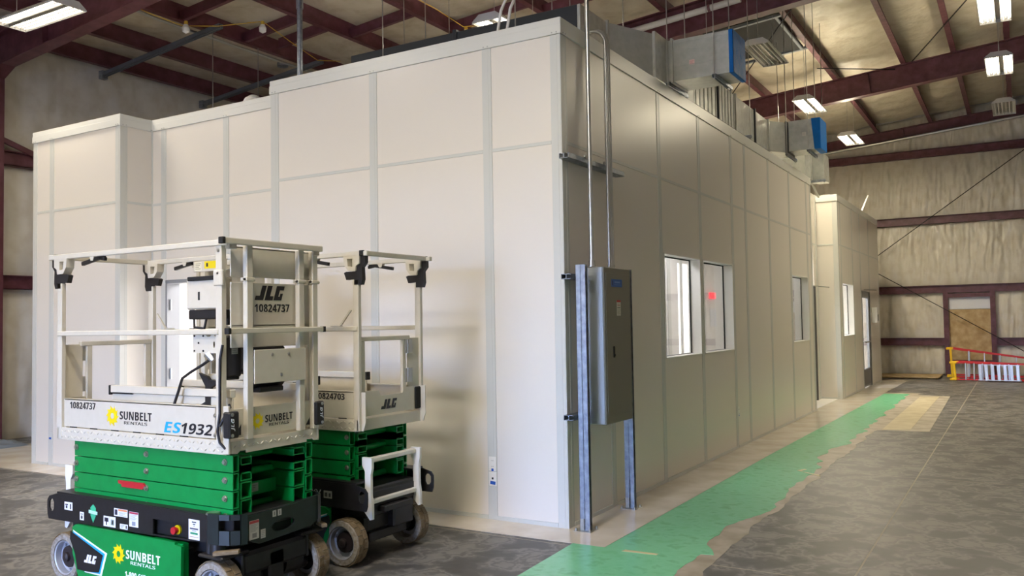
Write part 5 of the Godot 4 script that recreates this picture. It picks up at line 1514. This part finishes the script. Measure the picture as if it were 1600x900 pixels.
	# roof brace rods
	for a in [[Vector3(-2.58, 6.35, -12.9), Vector3(0.6, 6.62, -7.0), "dark brace rod crossing under the roof above the long duct"], [Vector3(-0.3, 6.6, -11.8), Vector3(1.0, 6.66, -13.0), "short dark brace rod meeting the far main rafter"], [Vector3(1.33, 6.74, -12.9), Vector3(3.6, 6.93, -7.0), "long dark brace rod under the roof over the open floor"]]:
		var o := thing("roof_brace", a[2], "brace rod", Vector3.ZERO, 0.0, "roof brace rods")
		part(o, "rod", MB.new().cyl(a[0], a[1], 0.011, 6), M.rubber)
	var dm := thing("dome_lamp", "pale dome shade standing up behind the recessed wall cap", "lamp", Vector3(-4.6, 4.11, -1.05))
	part(dm, "shade", MB.new().lathe([[0.15, 0.0], [0.14, 0.08], [0.1, 0.16], [0.04, 0.2], [0.0, 0.2]], Transform3D(), 20), M.plastic_white)
	part(dm, "stem", MB.new().cyl(Vector3(0, -0.29, 0), Vector3(0, 0.02, 0), 0.03, 10), M.housing)

# ------------------------------------------------------------------ far end of the hall
func step_ladder(label: String, at: Vector3, turn: float, L: float, wide0: float, wide1: float, spread: float, treads: int, m_step: Material) -> void:
	# lying on its side: feet at local x = 0, top cap at x = L; y is the ladder's width
	var t := thing("step_ladder", label, "ladder", at, turn, "ladders lying by the end wall")
	for s in 2:
		var y0 := 0.035 if s == 0 else wide0
		var y1 := 0.035 if s == 0 else wide1
		part(t, "side_rail", MB.new().bar(Vector3(0.05, y0, 0), Vector3(L, y1, 0), 0.075, 0.03), M.ladder_red)
		part(t, "rear_rail", MB.new().bar(Vector3(0.05, y0 + (0.03 if s == 0 else 0.02), -spread), Vector3(L, y1, -0.06), 0.05, 0.028), M.ladder_red)
		for z in [0.0, -spread]:
			part(t, "foot", MB.new().cb(Vector3(0.03, y0, z), Vector3(0.16, 0.05, 0.09), 0.008), M.yellow)
	part(t, "foot_brace", MB.new().bar(Vector3(0.08, 0.03, 0.04), Vector3(0.05, wide0, 0.04), 0.03, 0.05, Vector3.RIGHT), M.yellow)
	for k in treads:
		var f := (k + 1.0) / (treads + 1.0)
		var x := 0.12 + f * (L - 0.3)
		var yt := lerpf(wide0, wide1, f)
		part(t, "tread", MB.new().cb(Vector3(x, (yt + 0.03) * 0.5, 0), Vector3(0.028, yt - 0.03, 0.085), 0.004), m_step)
		if k % 2 == 0:
			part(t, "rear_rung", MB.new().cb(Vector3(x, (yt + 0.03) * 0.5, -lerpf(spread, 0.06, f)), Vector3(0.05, yt - 0.03, 0.02), 0.004), m_step)
	part(t, "top_cap", MB.new().cb(Vector3(L + 0.05, wide1 * 0.5 + 0.02, -0.03), Vector3(0.14, wide1 + 0.06, 0.18), 0.012), M.yellow)

func far_end() -> void:
	step_ladder("red fibreglass step ladder lying on its side against the boarded opening", Vector3(1.42, 0.0, -18.55), 0.04, 2.7, 0.74, 0.36, 0.32, 6, M.alu)
	step_ladder("red step ladder with bright aluminium treads lying before the other ladder", Vector3(1.56, 0.0, -17.45), -0.10, 2.3, 0.44, 0.40, 0.28, 10, M.alu)
	var lr := thing("aluminium_steps", "loose pair of bright aluminium step frames resting on the red ladder", "step frames", Vector3(2.12, 0.03, -17.28), -0.10)
	for k in 7:
		part(lr, "step", MB.new().cb(Vector3(0.05 + 0.13 * k, 0.185, 0), Vector3(0.075, 0.36, 0.03), 0.006, Basis(Vector3(0, 0, 1), 0.04)), M.alu)
	part(lr, "frame", MB.new().bar(Vector3(0.0, 0.01, 0.01), Vector3(0.9, 0.01, 0.01), 0.03, 0.02).bar(Vector3(0.0, 0.37, 0.0), Vector3(0.88, 0.365, 0.0), 0.03, 0.02), M.alu)
	var pl := thing("plywood_sheet", "low sheet of plywood lying at the foot of the end wall", "plywood", Vector3(0.35, 0, -18.35))
	part(pl, "sheet", MB.new().cbb(-0.9, 0.9, 0.03, 0.06, -0.6, 0.6), M.board)
	part(pl, "bearer", MB.new().cbb(-0.85, 0.85, 0.0, 0.03, -0.5, -0.42).cbb(-0.85, 0.85, 0.0, 0.03, 0.42, 0.5), M.board)
	var bx := thing("wall_dispenser", "small white dispenser box beside the glazed door of the second room", "dispenser", Vector3(0.033, 1.44, -15.78))
	part(bx, "body", MB.new().cbb(0.0, 0.12, 0.0, 0.37, -0.14, 0.14, 0.012), M.plastic_white)
	part(bx, "window", MB.new().cbb(0.12, 0.123, 0.05, 0.2, -0.08, 0.1, 0.002), M.gray_door)
	for a in [[Vector3(-0.1, 3.84, -15.0), Vector3(-0.1, 4.58, -16.6), "slender pale pipe leaning up above the second room cap"], [Vector3(-0.12, 4.06, -9.9), Vector3(-0.12, 3.84, -10.6), "slender pale pipe sloping down below the short end duct"]]:
		var o := thing("roof_stick", a[2], "pipe", a[0], 0.0, "slender pipes on the roofs")
		part(o, "pipe", MB.new().cyl(Vector3.ZERO, a[1] - a[0], 0.02, 8), M.plastic_white)

func outlet(label: String, at: Vector3, dir: String, tape: bool) -> void:
	var t := thing("outlet_plate", label, "outlet", at)
	var xf := facing(Vector3.ZERO, dir)
	part(t, "plate", MB.new().cb(xf * Vector3(0, 0, 0.004), Vector3(0.072, 0.115, 0.008), 0.003, xf.basis), M.plastic_white)
	if tape:
		part(t, "jack", MB.new().cb(xf * Vector3(0, 0.005, 0.009), Vector3(0.016, 0.016, 0.003), 0.001, xf.basis), M.rubber)
		part(t, "tape", MB.new().cb(xf * Vector3(0.002, -0.03, 0.0095), Vector3(0.05, 0.026, 0.002), 0.0005, xf.basis * Basis(Vector3.BACK, -0.1)), M.blue_tape)
	else:
		for y in [0.024, -0.024]:
			part(t, "socket", MB.new().prism(circle(0, y, 0.017, 14), xf * Transform3D(Basis(), Vector3(0, 0, 0.008)), 0.002), M.plastic_white)
			var s := MB.new()
			for q in [-0.006, 0.006]:
				s.cb(xf * Vector3(q, y + 0.003, 0.0105), Vector3(0.002, 0.008, 0.002), 0.0003, xf.basis)
			part(t, "slots", s, M.rubber)
		part(t, "tape", MB.new().cb(xf * Vector3(0.0, -0.047, 0.0095), Vector3(0.02, 0.02, 0.002), 0.0005, xf.basis), M.blue_tape)

func small_things() -> void:
	outlet("white duplex power outlet on the batten of the front panel wall", Vector3(-0.684, 0.452, 0.002), "+z", false)
	outlet("white data plate with blue tape below the duplex outlet", Vector3(-0.684, 0.330, 0.002), "+z", true)
	outlet("white outlet plate low on the long panel wall below the windows", Vector3(0.002, 0.45, -4.6), "+x", false)
	var tp := thing("tape_tag", "small blue tape tag low on the projecting bay batten", "tape", Vector3(-6.83, 0.32, 0.049))
	part(tp, "tape", MB.new().cbb(-0.022, 0.022, -0.012, 0.012, 0.0, 0.002, 0.0005), M.blue_tape)
	var bd := thing("bundle", "flat grey plastic bundle lying at the foot of the vinyl side wall", "bundle", Vector3(-9.05, 0, -0.35))
	var nz := FastNoiseLite.new()
	nz.seed = 3
	nz.frequency = 2.5
	part(bd, "sheeting", MB.new().sheet(20, 20, func(u: float, v: float) -> Vector3:
		var w := pow(16.0 * u * (1 - u) * v * (1 - v), 0.5)
		return Vector3(lerpf(-0.2, 0.22, u), 0.002 + w * (0.1 + 0.07 * nz.get_noise_2d(u * 1.5, v * 4.0)), lerpf(-0.5, 0.6, v)), Vector3.UP), mat("#79828a", 0.4))
